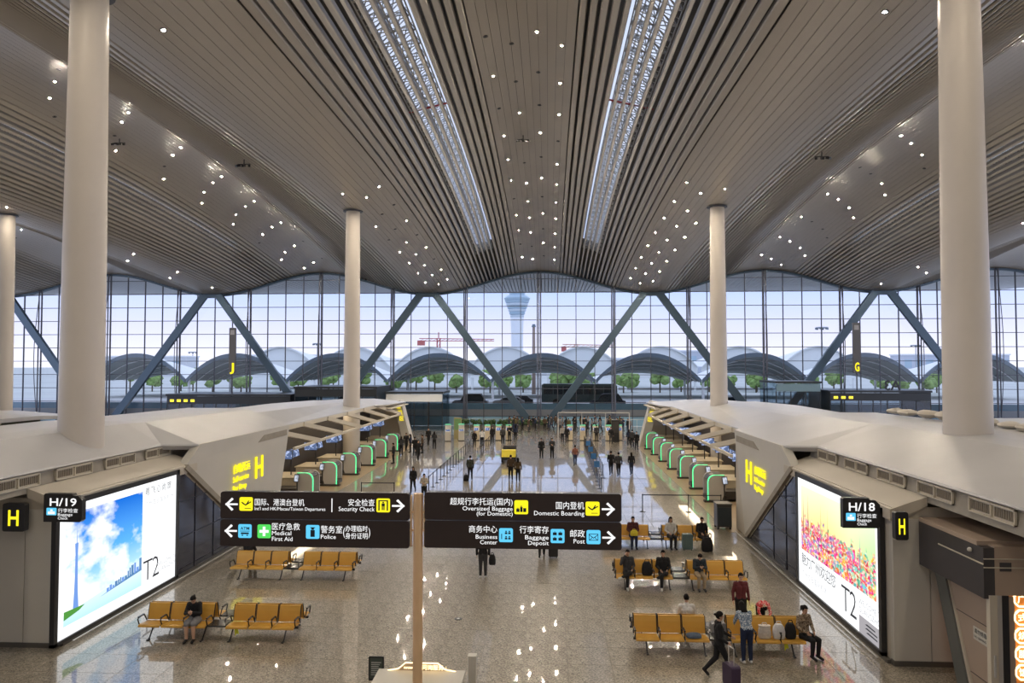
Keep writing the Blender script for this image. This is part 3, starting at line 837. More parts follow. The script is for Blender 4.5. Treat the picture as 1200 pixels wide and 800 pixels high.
# ================================================================== signs
M_SIGN = mat('sign_brown', (0.030, 0.020, 0.020), 0.35)
M_SIGNEDGE = mat('sign_edge', (0.10, 0.085, 0.08), 0.3, 0.5)
M_BRONZE = mat('bronze_pole', (0.82, 0.57, 0.33), 0.36, 0.4)
M_WTXT = emit_mat('sign_white', (1, 1, 1), .52)
M_IYEL = emit_mat('icon_yellow', (1.0, .86, .02), .52)
M_IBLUE = emit_mat('icon_blue', (.13, .62, .95), .5)
M_IGRN = emit_mat('icon_green', (.10, .72, .12), .5)
M_IINK = emit_mat('icon_ink', (.02, .025, .03), .3)
def fit(s, m, parent, p0, p1, zb, hgt, d, align='LEFT', bold=0.0):
    """lettering from x=p0 to x=p1 (local), baseline zb, em height hgt"""
    me = text_mesh(s, 1.0, 'LEFT', 0, bold).copy(); me.materials.clear(); me.materials.append(m)
    xs = [v.co.x for v in me.vertices]; x0, x1 = min(xs), max(xs)
    k = (p1 - p0) / (x1 - x0)
    for v in me.vertices: v.co = ((v.co.x - x0) * k, v.co.y * hgt, v.co.z)
    return link('lettering', me, parent, (p0, d, zb), FACE)
def rrect(x0, x1, z0, z1, r, n=4):
    pts = []
    for cx, cz, a0 in ((x1 - r, z0 + r, -PI / 2), (x1 - r, z1 - r, 0), (x0 + r, z1 - r, PI / 2), (x0 + r, z0 + r, PI)):
        for k in range(n + 1):
            a = a0 + PI / 2 * k / n; pts.append((cx + r * math.cos(a), cz + r * math.sin(a)))
    return pts
def plate(pts, y0, th, m, name, parent, mats=None):
    return MB().prism([(x, y0, z) for x, z in pts], (0, th, 0)).build(name, m, parent)
def arrow(x, z, s, d, parent):       # s=+1 points right
    g = MB(); L, w = .25, .035
    g.prism([(x - L / 2, d, z - w / 2), (x + L / 2, d, z - w / 2), (x + L / 2, d, z + w / 2), (x - L / 2, d, z + w / 2)], (0, -.004, 0))
    for q in (-1, 1):
        tip = x + s * L / 2
        g.prism([(tip, d, z), (tip - s * .13, d, z + q * .13), (tip - s * .165, d, z + q * .10), (tip - s * .05, d, z)], (0, -.004, 0))
    g.build('arrow', M_WTXT, parent)
def icon(kind, x, z, s, d, parent):
    c = {'plane': M_IYEL, 'gate': M_IYEL, 'luggage': M_IYEL, 'cross': M_IGRN}.get(kind, M_IBLUE)
    t = plate(rrect(x - s / 2, x + s / 2, z - s / 2, z + s / 2, s * .12), d, -.006, c, 'pictogram', parent)
    g = MB(); y = d - .0065
    def pl(*pts): g.prism([(x + a * s, y, z + b * s) for a, b in pts], (0, -.003, 0))
    def rc(a, b, c_, e_): pl((a, b), (c_, b), (c_, e_), (a, e_))
    ink = M_IINK
    if kind == 'plane':
        pl((-.36, .12), (-.30, .16), (-.05, -.02), (.36, .20), (.40, .14), (-.02, -.12), (-.22, -.02)); pl((-.02, -.04), (.18, .26), (.24, .24), (.14, .02)); rc(-.10, -.34, .36, -.30)
    elif kind == 'gate':
        rc(-.36, -.38, -.26, .38); rc(.26, -.38, .36, .38); rc(-.36, .30, .36, .38); rc(-.10, -.34, -.02, 0); rc(.02, -.34, .10, 0); rc(-.12, -.05, .12, .14); rc(-.06, .16, .06, .26)
    elif kind == 'luggage':
        rc(-.36, -.34, -.12, -.10); rc(-.08, -.34, .10, .02); rc(.14, -.34, .36, -.06); rc(-.30, -.08, -.18, -.04); rc(-.06, .04, .06, .10)
    elif kind == 'cross':
        ink = M_WTXT; rc(-.10, -.34, .10, .34); rc(-.34, -.10, .34, .10)
    elif kind == 'police':
        rc(-.16, -.36, .16, .14); rc(-.10, .16, .10, .28); rc(-.18, .28, .18, .34)
    elif kind == 'atm':
        rc(-.36, -.02, .36, .02); rc(-.30, -.22, .30, -.10); rc(-.24, -.34, -.12, -.26); rc(.12, -.34, .24, -.26)
    elif kind == 'seats':
        for a in (-.08, .16):
            for b in (.08, -.30): rc(a, b, a + .18, b + .12); rc(a + .04, b + .14, a + .14, b + .24)
        rc(-.34, -.28, -.28, .10)
    elif kind == 'bags':
        for a in (-.34, .06):
            for b in (.06, -.32): rc(a, b, a + .28, b + .20); rc(a + .09, b + .22, a + .19, b + .26)
    elif kind == 'mail':
        for q in ((-.34, -.24, .34, -.20), (-.34, .20, .34, .24), (-.34, -.24, -.30, .24), (.30, -.24, .34, .24)): rc(*q)
        pl((-.34, .22), (0, -.04), (0, -.10), (-.34, .16)); pl((.34, .22), (0, -.04), (0, -.10), (.34, .16))
        pl((-.32, -.22), (-.10, .0), (-.06, -.02), (-.26, -.22)); pl((.32, -.22), (.10, .0), (.06, -.02), (.26, -.22))
    g.build('pictogram_mark', ink, t)
    if kind == 'atm': fit('ATM', M_IINK, parent, x - .34 * s, x + .34 * s, z + .10 * s, .30 * s, y - .002, bold=.02)
SY = 14.0
base = ony(490, 610, SY)
sg_ = empty('direction_sign', (base.x, SY, 0)); tag(sg_, 'brown overhead direction sign with white bilingual lettering on a bronze pole', 'sign')
def sx_(px): return ony(px, 610, SY).x - base.x
def sz_(py, px=490): return ony(px, py, SY).z
MB().cyl((0, 0, 0), .095, sz_(578), 24).lathe([(.16, 0), (.16, .03), (.10, .06)], 24).build('pole', M_BRONZE, sg_, smooth=True)
for q in (-1, 1):
    MB().b2(q * .135 - .012, q * .135 + .012, -.06, .06, sz_(640), sz_(580)).build('bracket', M_BRONZE, sg_)
    for py in (600, 621): MB().b2(q * .06, q * .20, -.02, .02, sz_(py) - .02, sz_(py) + .02).build('bracket_arm', M_BRONZE, sg_)
PAN = []
for x0, x1, ya, yb in ((260, 480.5, 576, 607.5), (260, 480.5, 608.5, 640), (498, 728, 577, 609), (498, 728, 610, 642)):
    a, b, zt, zb = sx_(x0), sx_(x1), sz_(ya, (x0 + x1) / 2), sz_(yb, (x0 + x1) / 2)
    p_ = plate(rrect(a, b, zb, zt, .05), -.07, .14, M_SIGN, 'sign_panel', sg_); PAN.append((p_, zt, zb))
D = -.073
def T(pi, s, x0, x1, yb, hpx, bold=0.0): fit(s, M_WTXT, PAN[pi][0], sx_(x0), sx_(x1), sz_(yb), hpx * SY / F_PX * (.98 if s.isascii() else 1.1), D, bold=bold)
def I(pi, k, xc, yc): icon(k, sx_(xc), sz_(yc), 16 * SY / F_PX, D + .003, PAN[pi][0])
def A(pi, xc, yc, s): arrow(sx_(xc), sz_(yc), s, D + .003, PAN[pi][0])
A(0, 273, 592, -1); I(0, 'plane', 290, 591.5); T(0, '国际、港澳台登机', 300, 358, 592.5, 8.0); T(0, "Int'l and HK/Macau/Taiwan Departures", 300, 382.5, 598.6, 5.6)
plate([(sx_(389.6), sz_(600)), (sx_(390.6), sz_(600)), (sx_(390.6), sz_(584)), (sx_(389.6), sz_(584))], D + .003, -.004, M_WTXT, 'divider', PAN[0][0])
T(0, '安全检查', 409, 440, 591.8, 8.0); T(0, 'Security Check', 398, 440, 598.6, 7.4); I(0, 'gate', 450, 591.5); A(0, 467.5, 592, 1)
A(1, 272.5, 623.5, -1); I(1, 'atm', 289, 623.5); I(1, 'cross', 311.4, 623.5); T(1, '医疗急救', 320.5, 353, 621, 8.2); T(1, 'Medical', 320.5, 343, 627.8, 7.2); T(1, 'First Aid', 320.5, 344.5, 634.6, 7.2)
I(1, 'police', 368, 623.5); T(1, '警务室', 377.5, 402.5, 624, 8.6); T(1, 'Police', 377.5, 395, 631.4, 7.2)
T(1, '(', 403.5, 405.5, 627, 13); T(1, '办理临时', 406, 432, 622, 7.0); T(1, '身份证明', 406, 432, 630.5, 7.0); T(1, ')', 433, 435, 627, 13)
T(2, '超规行李托运(国内)', 528, 601, 589.3, 8.3); T(2, 'Oversized Baggage', 542.5, 601, 596.3, 7.0); T(2, '(for Domestic)', 559, 601, 602, 6.8); I(2, 'luggage', 611, 592)
T(2, '国内登机', 651.5, 684.5, 593, 8.4); T(2, 'Domestic Boarding', 626, 684.5, 601, 7.4); I(2, 'plane', 694.2, 592.8); A(2, 712.5, 593.3, 1)
T(3, '商务中心', 550, 583, 621.3, 8.2); T(3, 'Business', 558, 583, 629, 7.0); T(3, 'Center', 563, 583, 635.3, 7.0); I(3, 'seats', 593.2, 624.5)
T(3, '行李寄存', 609, 643, 621.3, 8.4); T(3, 'Baggage', 615.5, 643, 629, 7.0); T(3, 'Deposit', 619, 643, 635.5, 7.0); I(3, 'bags', 653.3, 624.8)
T(3, '邮政', 668, 685, 625.3, 8.6); T(3, 'Post', 672, 685, 633, 7.4); I(3, 'mail', 695.2, 625.5); A(3, 713, 626, 1)

# ---- blade signs on the island ends
def blade(xa, xb, y, z0, z1, label, kids, chamf=.12):
    o = empty('blade_sign', ((xa + xb) / 2, y, z0)); tag(o, label, 'sign')
    w, h = xb - xa, z1 - z0
    pts = [(-w / 2, 0), (w / 2 - chamf * .5, 0), (w / 2, chamf * .5), (w / 2, h - chamf), (w / 2 - chamf, h), (w / 2 - chamf * 2.2, h), (w / 2 - chamf * 2.5, h + chamf * .5), (-w / 2 + chamf * .3, h + chamf * .5), (-w / 2, h + chamf * .2)]
    if label.startswith('small'): pts = rrect(-w / 2, w / 2, 0, h, .06)
    p = plate(pts, -.09, .18, M_BLACK, 'sign_body', o)
    kids(o, w, h)
    return o
def kH(num):
    def f(o, w, h):
        fit(f'H/{num}', M_WTXT, o, -w * .34, w * .36, h * .62, h * .42, -.094, bold=.012)
        t = plate(rrect(-w * .42, -w * .16, h * .26, h * .54, .02), -.091, -.004, M_IBLUE, 'pictogram', o)
        g = MB()
        g.prism([(-w * .38, -.0955, h * .30), (-w * .20, -.0955, h * .30), (-w * .20, -.0955, h * .40), (-w * .38, -.0955, h * .40)], (0, -.002, 0)); g.prism([(-w * .32, -.0955, h * .42), (-w * .26, -.0955, h * .42), (-w * .26, -.0955, h * .48), (-w * .32, -.0955, h * .48)], (0, -.002, 0))
        g.build('pictogram_mark', M_WTXT, t)
        fit('行李检查', M_WTXT, o, -w * .12, w * .40, h * .38, h * .17, -.094); fit('Baggage', M_WTXT, o, -w * .12, w * .26, h * .24, h * .15, -.094); fit('Check', M_WTXT, o, -w * .12, w * .14, h * .10, h * .15, -.094)
    return f
def pxs(xa, xb, ya, yb, Y):
    a, b = ony(xa, ya, Y), ony(xb, yb, Y); return a.x, b.x, b.z, a.z
a, b, z0, z1 = pxs(54, 98, 580, 611, 19.85); blade(a, b, 19.85, z0, z1, 'black cut-corner sign reading H/19 beside the blue sky light box', kH(19))
a, b, z0, z1 = pxs(986, 1030, 585, 618, 19.85); blade(a, b, 19.85, z0, z1, 'black cut-corner sign reading H/18 beside the colourful skyline light box', kH(18))
def kLet(o, w, h): fit('H', M_YEL, o, -w * .24, w * .24, h * .22, h * .78, -.094, bold=.02)
a, b, z0, z1 = pxs(6, 31, 589, 622, 19.85); blade(a, b, 19.85, z0, z1, 'small black sign with a yellow letter H on the grey end wall', kLet)
a, b, z0, z1 = pxs(1047, 1063, 599, 632, 19.6); blade(a, b, 19.6, z0, z1, 'small black sign with a yellow letter H beside the dark shop beam', kLet)

# ================================================================== seating
M_SEAT = mat('seat_orange', (0.64, 0.35, 0.055), 0.38, 0, 0.5, noise=0.04, nscale=3)
M_ARM = mat('bench_black', (0.022, 0.022, 0.024), 0.35, 0.2)
M_TABLE = mat('bench_table', (0.05, 0.052, 0.055), 0.25, 0.3)
def sheet(prof, x0, x1, th=.022):
    g = MB(); n = len(prof)
    loop = [(y, z) for y, z in prof] + [(y + th * .3, z - th) if k < 99 else None for k, (y, z) in enumerate(prof[::-1])]
    return [[(x, y, z) for y, z in loop] for x in (x0, x1)]
SW = .70
seat_prof = [(-.30, .395), (-.285, .432), (-.22, .445), (-.02, .425), (.16, .405), (.22, .41)]
back_prof = [(.235, .43), (.265, .58), (.30, .74), (.345, .88), (.36, .895)]
def bench_proto():
    o = empty('seating_bench')
    seat_me = MB().loft(sheet(seat_prof, -SW / 2 + .02, SW / 2 - .02)).mesh('seat', M_SEAT)
    back_me = MB()
    s0 = [[(x, y, z) for y, z in back_prof] + [(x, y + .03, z) for y, z in back_prof[::-1]] for x in (-SW / 2 + .03, SW / 2 - .03)]
    back_me.loft(s0); back_me = back_me.mesh('backrest', M_SEAT)
    edge_me = MB().tube([(0, y + .015, z) for y, z in back_prof], .016, 5).mesh('back_frame', M_ARM)
    am = MB().tube([(0, .22, .42), (0, .10, .60), (0, .02, .645), (0, -.22, .635), (0, -.27, .60), (0, -.20, .44)], .02, 6).b2(-.028, .028, -.24, .06, .638, .662).mesh('armrest', M_ARM)
    for s_ in (1, -1):
        off = .40
        def pl(me, name, x):
            l = link(name, me, o, (x, off if s_ < 0 else 0, 0), (0, 0, PI if s_ < 0 else 0)) if False else link(name, me, o)
            if s_ > 0: l.location = (x, 0, 0)
            else: l.location = (x, .86, 0); l.rotation_euler = (0, 0, PI)
            return l
        for grp in (-1, 1):
            for k in range(3):
                x = grp * (.29 + SW * (.5 + k))
                pl(seat_me, 'seat', x); b = pl(back_me, 'backrest', x)
                for e_ in (-1, 1): link('back_frame', edge_me, b, (e_ * (SW / 2 - .02), 0, 0))
            for k in range(4): pl(am, 'armrest', grp * (.29 + SW * k))
    for yy in (-.02, .88):
        MB().b2(-2.42, 2.42, yy - .035, yy + .035, .33, .39).build('beam', M_ARM, o)
    for x in (-2.05, -.42, .42, 2.05):
        for s_ in (1, -1):
            c = 0 if s_ > 0 else .86
            MB().tube([(x, c - s_ * .27, .015), (x, c - s_ * .20, .06), (x, c + s_ * .02, .34)], .022, 6).b2(x - .03, x + .03, c - s_ * .32 - .02, c - s_ * .24 + .02, 0, .03).build('leg', M_ARM, o)
    for yy in (0, .86): MB().b2(-.27, .27, yy - .26, yy + .26, .42, .45).build('table_top', M_TABLE, o)
    return o
BENCH = [(-8.62, 21.15, 'in front of the blue sky light box'), (-8.58, 27.2, 'beyond the row in front of the blue sky light box'), (6.14, 20.85, 'in front of the colourful skyline light box, bags on its seats'),
         (6.14, 26.75, 'second from the shop, three people seated on it'), (6.14, 32.6, 'nearest the barrier tape, with the green suitcase before it')]
proto = bench_proto()
for i, (x, y, lb) in enumerate(BENCH):
    o = proto if i == 0 else copy_tree(proto)
    o.location = (x, y, 0); tag(o, 'orange back-to-back airport bench ' + lb, 'bench', 'airport benches')

# ================================================================== queue posts and belts
M_BELT = mat('belt_dark', (0.03, 0.035, 0.05), 0.6)
post_me = MB().lathe([(.17, 0), (.17, .015), (.05, .035), (.028, .05), (.028, .90), (.036, .91), (.036, .98), (.02, .99)], 12).mesh('post', M_BLACK, True)
def queue_line(pts, where, boards=()):
    for i, p in enumerate(pts):
        o = empty('queue_post', (p[0], p[1], 0)); tag(o, f'black belt queue post {ORD[i]} from the benches, ' + where, 'queue post', 'queue posts')
        link('post', post_me, o)
        if i + 1 < len(pts):
            q = pts[i + 1]; d = (q[0] - p[0], q[1] - p[1])
            MB().bar((0, 0, .935), (d[0], d[1], .935), .006, .055, 4).build('belt', M_BELT, o)
        if i in boards:
            MB().b2(-.20, .20, -.025, .0, 1.0, 1.42).build('sign_board', mat('board_blue', (.05, .20, .50), .4), o)
queue_line([(-6.55 + .02 * k, 46.3 + 1.55 * k) for k in range(15)], 'long line by the blue poster island')
queue_line([(4.65 + .015 * k, 46.2 + 1.5 * k) for k in range(19)], 'in the long line with blue boards', (3, 6, 9, 12))
queue_line([(5.25 + .015 * k, 52.2 + 1.5 * k) for k in range(14)], 'in the second file behind the blue boards')
queue_line([(6.55, 40.4), (9.1, 40.4), (10.9, 40.4)], 'short barrier by the colourful poster counters')
queue_line([(-10.3, 43.6), (-8.25, 43.6)], 'short barrier by the blue poster counters')
queue_line([(-4.9 + .02 * k, 62 + 1.6 * k) for k in range(8)], 'in the file near the far kiosks')

# ================================================================== shop front beside the island end
M_SHOPD = mat('shop_dark', (0.055, 0.05, 0.052), 0.45)
M_SHOPB = mat('shop_beige', (0.42, 0.33, 0.26), 0.5)
M_SHOPG = mat('shop_greygreen', (0.13, 0.135, 0.125), 0.4)
M_SHOPO = mat('shop_orange', (0.55, 0.20, 0.045), 0.4, emit=(1.0, .30, .05), estr=.10)
M_NEON = emit_mat('neon_amber', (1.0, .72, .35), 1.6)
sh = empty('shop_front', (11.4, 17.2, 0)); tag(sh, 'dark and beige shop front with slanted leg and glowing amber characters', 'shop front')
MB().b2(0, .25, 0, 2.88, 2.78, 3.95).build('beam', M_SHOPD, sh)
MB().b2(.25, 5.6, 0, .25, 2.86, 3.98).build('header', M_SHOPB, sh)
MB().b2(0, 5.6, .25, 2.88, 3.95, 4.05).build('top_cover', M_SHOPB, sh)
for z in (3.50, 3.70): MB().b2(.0, 5.6, -.02, .0, z - .012, z + .012).build('trim_strip', M_RIB, sh)
MB().b2(-.02, 0, 0, 1.9, 3.56, 3.59).build('trim_strip', M_RIB, sh)
MB().b2(.36, .62, -.015, 0, 3.42, 3.62).build('vent', M_SHOPD, sh)
MB().sphere((-.05, .45, 3.80), .055, 12, 8).build('camera_dome', M_WHITE, sh)
MB().prism([(.35, 2.86, 2.8), (.35, 2.35, 2.8), (.35, 1.30, 0), (.35, 1.80, 0)], (.4, 0, 0)).build('slanted_leg', M_SHOPG, sh)
MB().prism([(.45, 2.38, 2.8), (.45, .12, 2.8), (.45, .12, 0), (.45, 1.15, 0)], (.3, 0, 0)).build('side_panel', M_SHOPB, sh)
MB().prism([(.40, 2.52, 2.8), (.40, 2.35, 2.8), (.40, 1.18, 0), (.40, 1.35, 0)], (.3, 0, 0)).build('panel_edge', M_RIB, sh)
for z in (1.9, .55): MB().b2(.44, .45, .12, 1.15 + 1.2 * z / 2.8, z - .008, z + .008).build('panel_joint', M_SHOPD, sh)
nt_ = MB().b2(.435, .448, .62, 1.22, 1.42, 1.74).build('notice', mat('paper', (.6, .58, .52), .7), sh)
text('请勿倚靠', .13, (.43, 1.18, 1.60), (PI / 2, 0, -PI / 2), M_IINK, nt_, 'LEFT')
text('NO LEANING', .08, (.43, 1.18, 1.48), (PI / 2, 0, -PI / 2), M_IINK, nt_, 'LEFT')
MB().b2(.10, .27, -.04, .10, 0, 2.86).build('door_post', M_RIB, sh)
MB().b2(.16, .20, -.08, -.04, 1.0, 1.5).build('door_handle', M_SHELL, sh)
MB().b2(.27, .42, .04, .12, 0, 2.86).build('door_frame', M_SHELL, sh)
MB().b2(.42, .60, .08, .18, 0, 2.86).build('dark_jamb', M_BLACK, sh)
wl = MB().b2(.60, 5.6, .16, .30, 0, 2.86).build('orange_wall', M_SHOPO, sh)
MB().b2(.60, 5.6, .04, .16, 0, .55).build('plinth', M_BLACK, sh)
for k in range(5):
    z = 2.74 - k * .42; r_ = .18; g = MB()
    oc = [(.92 + r_ * math.cos(PI / 8 + PI / 4 * q), z + r_ * math.sin(PI / 8 + PI / 4 * q)) for q in range(8)]
    for a, b in zip(oc, oc[1:] + oc[:1]): g.bar((a[0], .13, a[1]), (b[0], .13, b[1]), .035, .035, 4)
    n_ = g.build('neon_ring', M_NEON, wl)
    text('广式烧腊饭'[k], .20, (.92, .12, z - .07), FACE, M_NEON, n_, 'CENTER', 'neon_character', .01, 0)

# ================================================================== small things near the desk
dsk = empty('service_desk', (ony(490, 792, 16.2).x, 16.3, 0)); tag(dsk, 'white topped service desk with amber lit outline board behind the bronze pole', 'desk')
MB().b2(-.95, .95, -.35, .35, .0, 1.02).build('body', M_CREAM, dsk)
MB().b2(-1.02, 1.02, -.42, .42, 1.02, 1.08).build('top', M_WHITE, dsk)
hp = [(-.80, 1.08), (-.55, 1.12), (-.38, 1.26), (.38, 1.26), (.55, 1.12), (.80, 1.08)]
MB().prism([(x, .36, z) for x, z in hp], (0, .05, 0)).build('header_board', M_SHOPB, dsk)
g = MB()
for a, b in zip(hp, hp[1:]): g.bar((a[0], .345, a[1]), (b[0], .345, b[1]), .02, .02, 4)
g.build('light_outline', M_NEON, dsk)
text('问询服务 i', .13, (.0, .35, 1.11), FACE, M_NEON, dsk, 'LEFT', 'lit_lettering', .005)
text('INFORMATION', .06, (-.42, .35, 1.12), FACE, M_NEON, dsk, 'LEFT', 'lit_lettering', .005)
p = ony(441, 795, 17.0)
st = empty('notice_stand', (p.x, 17.0, 0)); tag(st, 'black floor notice stand with a framed dark page', 'notice stand')
MB().lathe([(.20, 0), (.20, .02), (.03, .04), (.025, .70)], 14).build('stem', M_BLACK, st, smooth=True)
b_ = plate(rrect(-.185, .185, .68, 1.25, .02), -.02, .03, M_BLACK, 'board', st)
MB().b2(-.15, .15, -.026, -.02, .73, 1.21).build('page', mat('page_dark', (.05, .07, .06), .4), b_)
for k in range(7): MB().b2(-.12, .12 - .03 * (k % 3), -.029, -.026, 1.10 - k * .048, 1.122 - k * .048).build('text_line', mat('page_text', (.45, .47, .45), .5), b_)
p = ony(553.5, 768, 17.0)
po = empty('white_post', (p.x, 17.0, 0)); tag(po, 'plain square white post beside the service desk', 'post')
MB().b2(-.09, .09, -.09, .09, 0, p.z).build('shaft', M_WHITE, po); MB().b2(-.10, .10, -.10, .10, p.z, p.z + .02).build('cap', M_WHITE, po)
p = onz(537, 725)
fo = empty('floor_outlet', (p.x, p.y, 0)); tag(fo, 'small round black floor outlet in the granite', 'floor outlet')
MB().lathe([(.13, .001), (.13, .012), (.06, .016)], 16).build('cover', M_BLACK, fo); MB().lathe([(.045, .014), (.045, .02)], 12).build('cap', M_SHELL, fo)
p = onz(852, 621)
bn = empty('equipment_cabinet', (10.05, p.y + .4, .012)); tag(bn, 'tall black equipment cabinet on casters beside the lettered white wall', 'cabinet')
MB().b2(-.36, .36, -.35, .35, .12, 1.22).build('body', M_KDARK, bn); MB().b2(-.39, .39, -.38, .38, 1.22, 1.28).build('top', M_BASE, bn)
MB().b2(-.33, .33, -.365, -.35, .2, 1.1).build('door', mat('cab_door', (.03, .04, .05), .3), bn)
for x in (-.3, .3):
    for y in (-.28, .28): MB().cyl((x, y, 0), .06, .12, 10).build('caster', M_BLACK, bn)
# ================================================================== far end of the hall
M_HEDGE = mat('hedge_leaf', (0.035, 0.075, 0.025), 0.7, noise=0.4, nscale=9)
M_FRAME = mat('vestibule_frame', (0.035, 0.04, 0.045), 0.4, 0.3)
M_VGLASS = glass_mat('vestibule_glass', (0.62, 0.70, 0.74), 0.05)
M_LAMPY = emit_mat('sign_lamp_yellow', (1.0, .75, .05), 1.0)
def vestibule(x0, x1, y0, y1, h, label, header=M_FRAME, lamps=4):
    o = empty('entrance_vestibule', ((x0 + x1) / 2, (y0 + y1) / 2, 0)); tag(o, label, 'entrance vestibule', 'entrance vestibules')
    w, d = (x1 - x0) / 2, (y1 - y0) / 2
    MB().b2(-w - .15, w + .15, -d - .15, d, h, h + .25).build('roof', M_FRAME, o)
    MB().b2(-w, w, -d - .05, -d + .10, h - 1.0, h - .05).build('header', header, o)
    n = max(2, int(w * 2 / 1.6))
    for k in range(n + 1):
        MB().b2(-w + 2 * w * k / n - .05, -w + 2 * w * k / n + .05, -d - .02, -d + .08, 0, h - 1.0).build('post', M_FRAME, o)
    gm = MB().b2(-w / n + .06, w / n - .06, -.01, .01, .05, h - 1.02).mesh('pane', M_VGLASS)
    for k in range(n): link('pane', gm, o, (-w + 2 * w * (k + .5) / n, -d + .03, 0))
    for s_ in (-1, 1):
        MB().b2(s_ * w - .05, s_ * w + .05, -d, d, 0, h).build('side_wall', M_FRAME if header is M_FRAME else M_VGLASS, o)
    for k in range(lamps):
        MB().b2(-w + .4 + k * .9, -w + .9 + k * .9, -d - .07, -d - .05, h - .75, h - .45).build('lit_sign', M_LAMPY, o)
    return o
vestibule(-19.4, -12.2, 89.5, 95.6, 4.6, 'glass entrance vestibule with a bright white header behind the blue poster island', mat('header_white', (.75, .78, .80), .4), 0)
vestibule(-47.5, -31.5, 88.5, 95.6, 4.3, 'wide dark entrance vestibule with yellow lit signs below the hanging J sign', M_FRAME, 4)
vestibule(-30.5, -20.2, 87.5, 95.6, 5.3, 'tall dark glass entrance vestibule left open beside the slim column', M_FRAME, 0)
vestibule(35.6, 47.5, 88.5, 95.6, 4.9, 'dark entrance vestibule with yellow lit signs below the G sign', M_FRAME, 3)
vb = vestibule(29.3, 34.6, 89.0, 95.6, 6.0, 'clear bluish glass lift box beside the G sign vestibule', mat('header_glass', (.20, .32, .40), .2), 0)
a3 = text('A3', 1.7, (43.2, 89.0, 5.20), (PI / 2, 0, PI), M_BLACK, None, 'CENTER', 'gate_letters', .05, .02)
tag(a3, 'dark letters A3 standing on the vestibule roof, seen from behind', 'sign')
for k in range(7):
    o = empty('hedge_planter', (-11.0 + k * 1.75 + 1.0, 93.6, 0)); tag(o, f'dark clipped hedge planter {ORD[k]} from the bright header vestibule along the glass wall', 'planter', 'hedge planters')
    MB().b2(-.82, .82, -.3, .3, 0, .35).build('box', M_BASE, o)
    g = MB(); rg_ = random.Random(k)
    for q in range(26): g.sphere((rg_.uniform(-.7, .7), rg_.uniform(-.2, .2), rg_.uniform(.45, .95)), rg_.uniform(.14, .24), 6, 4)
    h_ = g.build('foliage', M_HEDGE, o); h_['kind'] = 'stuff'
# handrail in front of the glass wall
for k in range(12):
    o = empty('guard_rail', (-10.2 + k * 2.1, 94.4, 0)); tag(o, f'thin steel guard rail {ORD[k]} from the bright header vestibule, before blue glass', 'railing', 'guard rails')
    MB().bar((-1, 0, 1.05), (1.05, 0, 1.05), .05, .05, 6).build('rail', M_SHELL, o)
    for x in (-1, 0): MB().bar((x, 0, 0), (x, 0, 1.05), .04, .04, 6).build('post', M_SHELL, o)
# free-standing check-in kiosks
def far_kiosk(x, y, rz, tall, lab):
    o = empty('check_in_kiosk', (x, y, 0), rz); tag(o, lab, 'kiosk', 'free-standing kiosks')
    MB().b2(-.35, .35, -.25, .25, 0, .08).build('base', M_KDARK, o)
    MB().prism([(-.30, -.20, .08), (-.30, .18, .08), (-.30, .18, tall), (-.30, .0, tall), (-.30, -.20, 1.0)], (.60, 0, 0)).build('body', M_WHITE if tall > 1.6 else M_COUNTER, o)
    MB().box((0, -.12, 1.25), (.48, .03, .34), (R(-24), 0, 0)).build('screen', M_SCREEN, o)
    MB().b2(-.30, .30, -.05, .15, tall, tall + .12).build('top_light', emit_mat('kiosk_top_green', (.25, .8, .45), .35), o)
for i, (x, y) in enumerate(((-9.6, 76.5), (-8.2, 77), (-6.6, 77.5), (-5.4, 77.5), (-4.2, 77.6), (-3.1, 77.8))):
    far_kiosk(x, y, 0, 1.75 if i < 2 else 1.6, f'pale check-in kiosk {ORD[i]} from the tan totem side, beyond the blue poster queue')
for i, (x, y) in enumerate(((3.6, 78), (5.0, 78), (6.4, 78), (7.8, 78), (9.0, 78.3))):
    far_kiosk(x, y, 0, 1.6, f'pale check-in kiosk {ORD[i]} from the aisle, beyond the blue queue boards')
for x, y, t in ((-8.9, 79.3, 'green and tan'), (8.4, 76.6, 'black')):
    o = empty('totem_board', (x, y, 0)); tag(o, f'{t} information totem among the far kiosks', 'totem')
    MB().b2(-.42, .42, -.12, .12, 0, 2.35).build('body', M_BLACK if t == 'black' else mat('totem_tan', (.30, .26, .12), .5), o); MB().b2(-.36, .36, -.13, -.12, 1.0, 2.2).build('panel', M_KDARK if t == 'black' else mat('totem_green', (.15, .30, .12), .5), o)
o = empty('overhead_gate', (6.6, 84.5, 0)); tag(o, 'thin steel portal frame over the far kiosks by the glass wall', 'gate')
MB().b2(-4.2, 4.2, -.06, .06, 2.55, 2.67).build('crossbar', M_SHELL, o)
for x in (-4.2, -1.4, 1.4, 4.2): MB().b2(x - .05, x + .05, -.05, .05, 0, 2.55).build('post', M_SHELL, o)
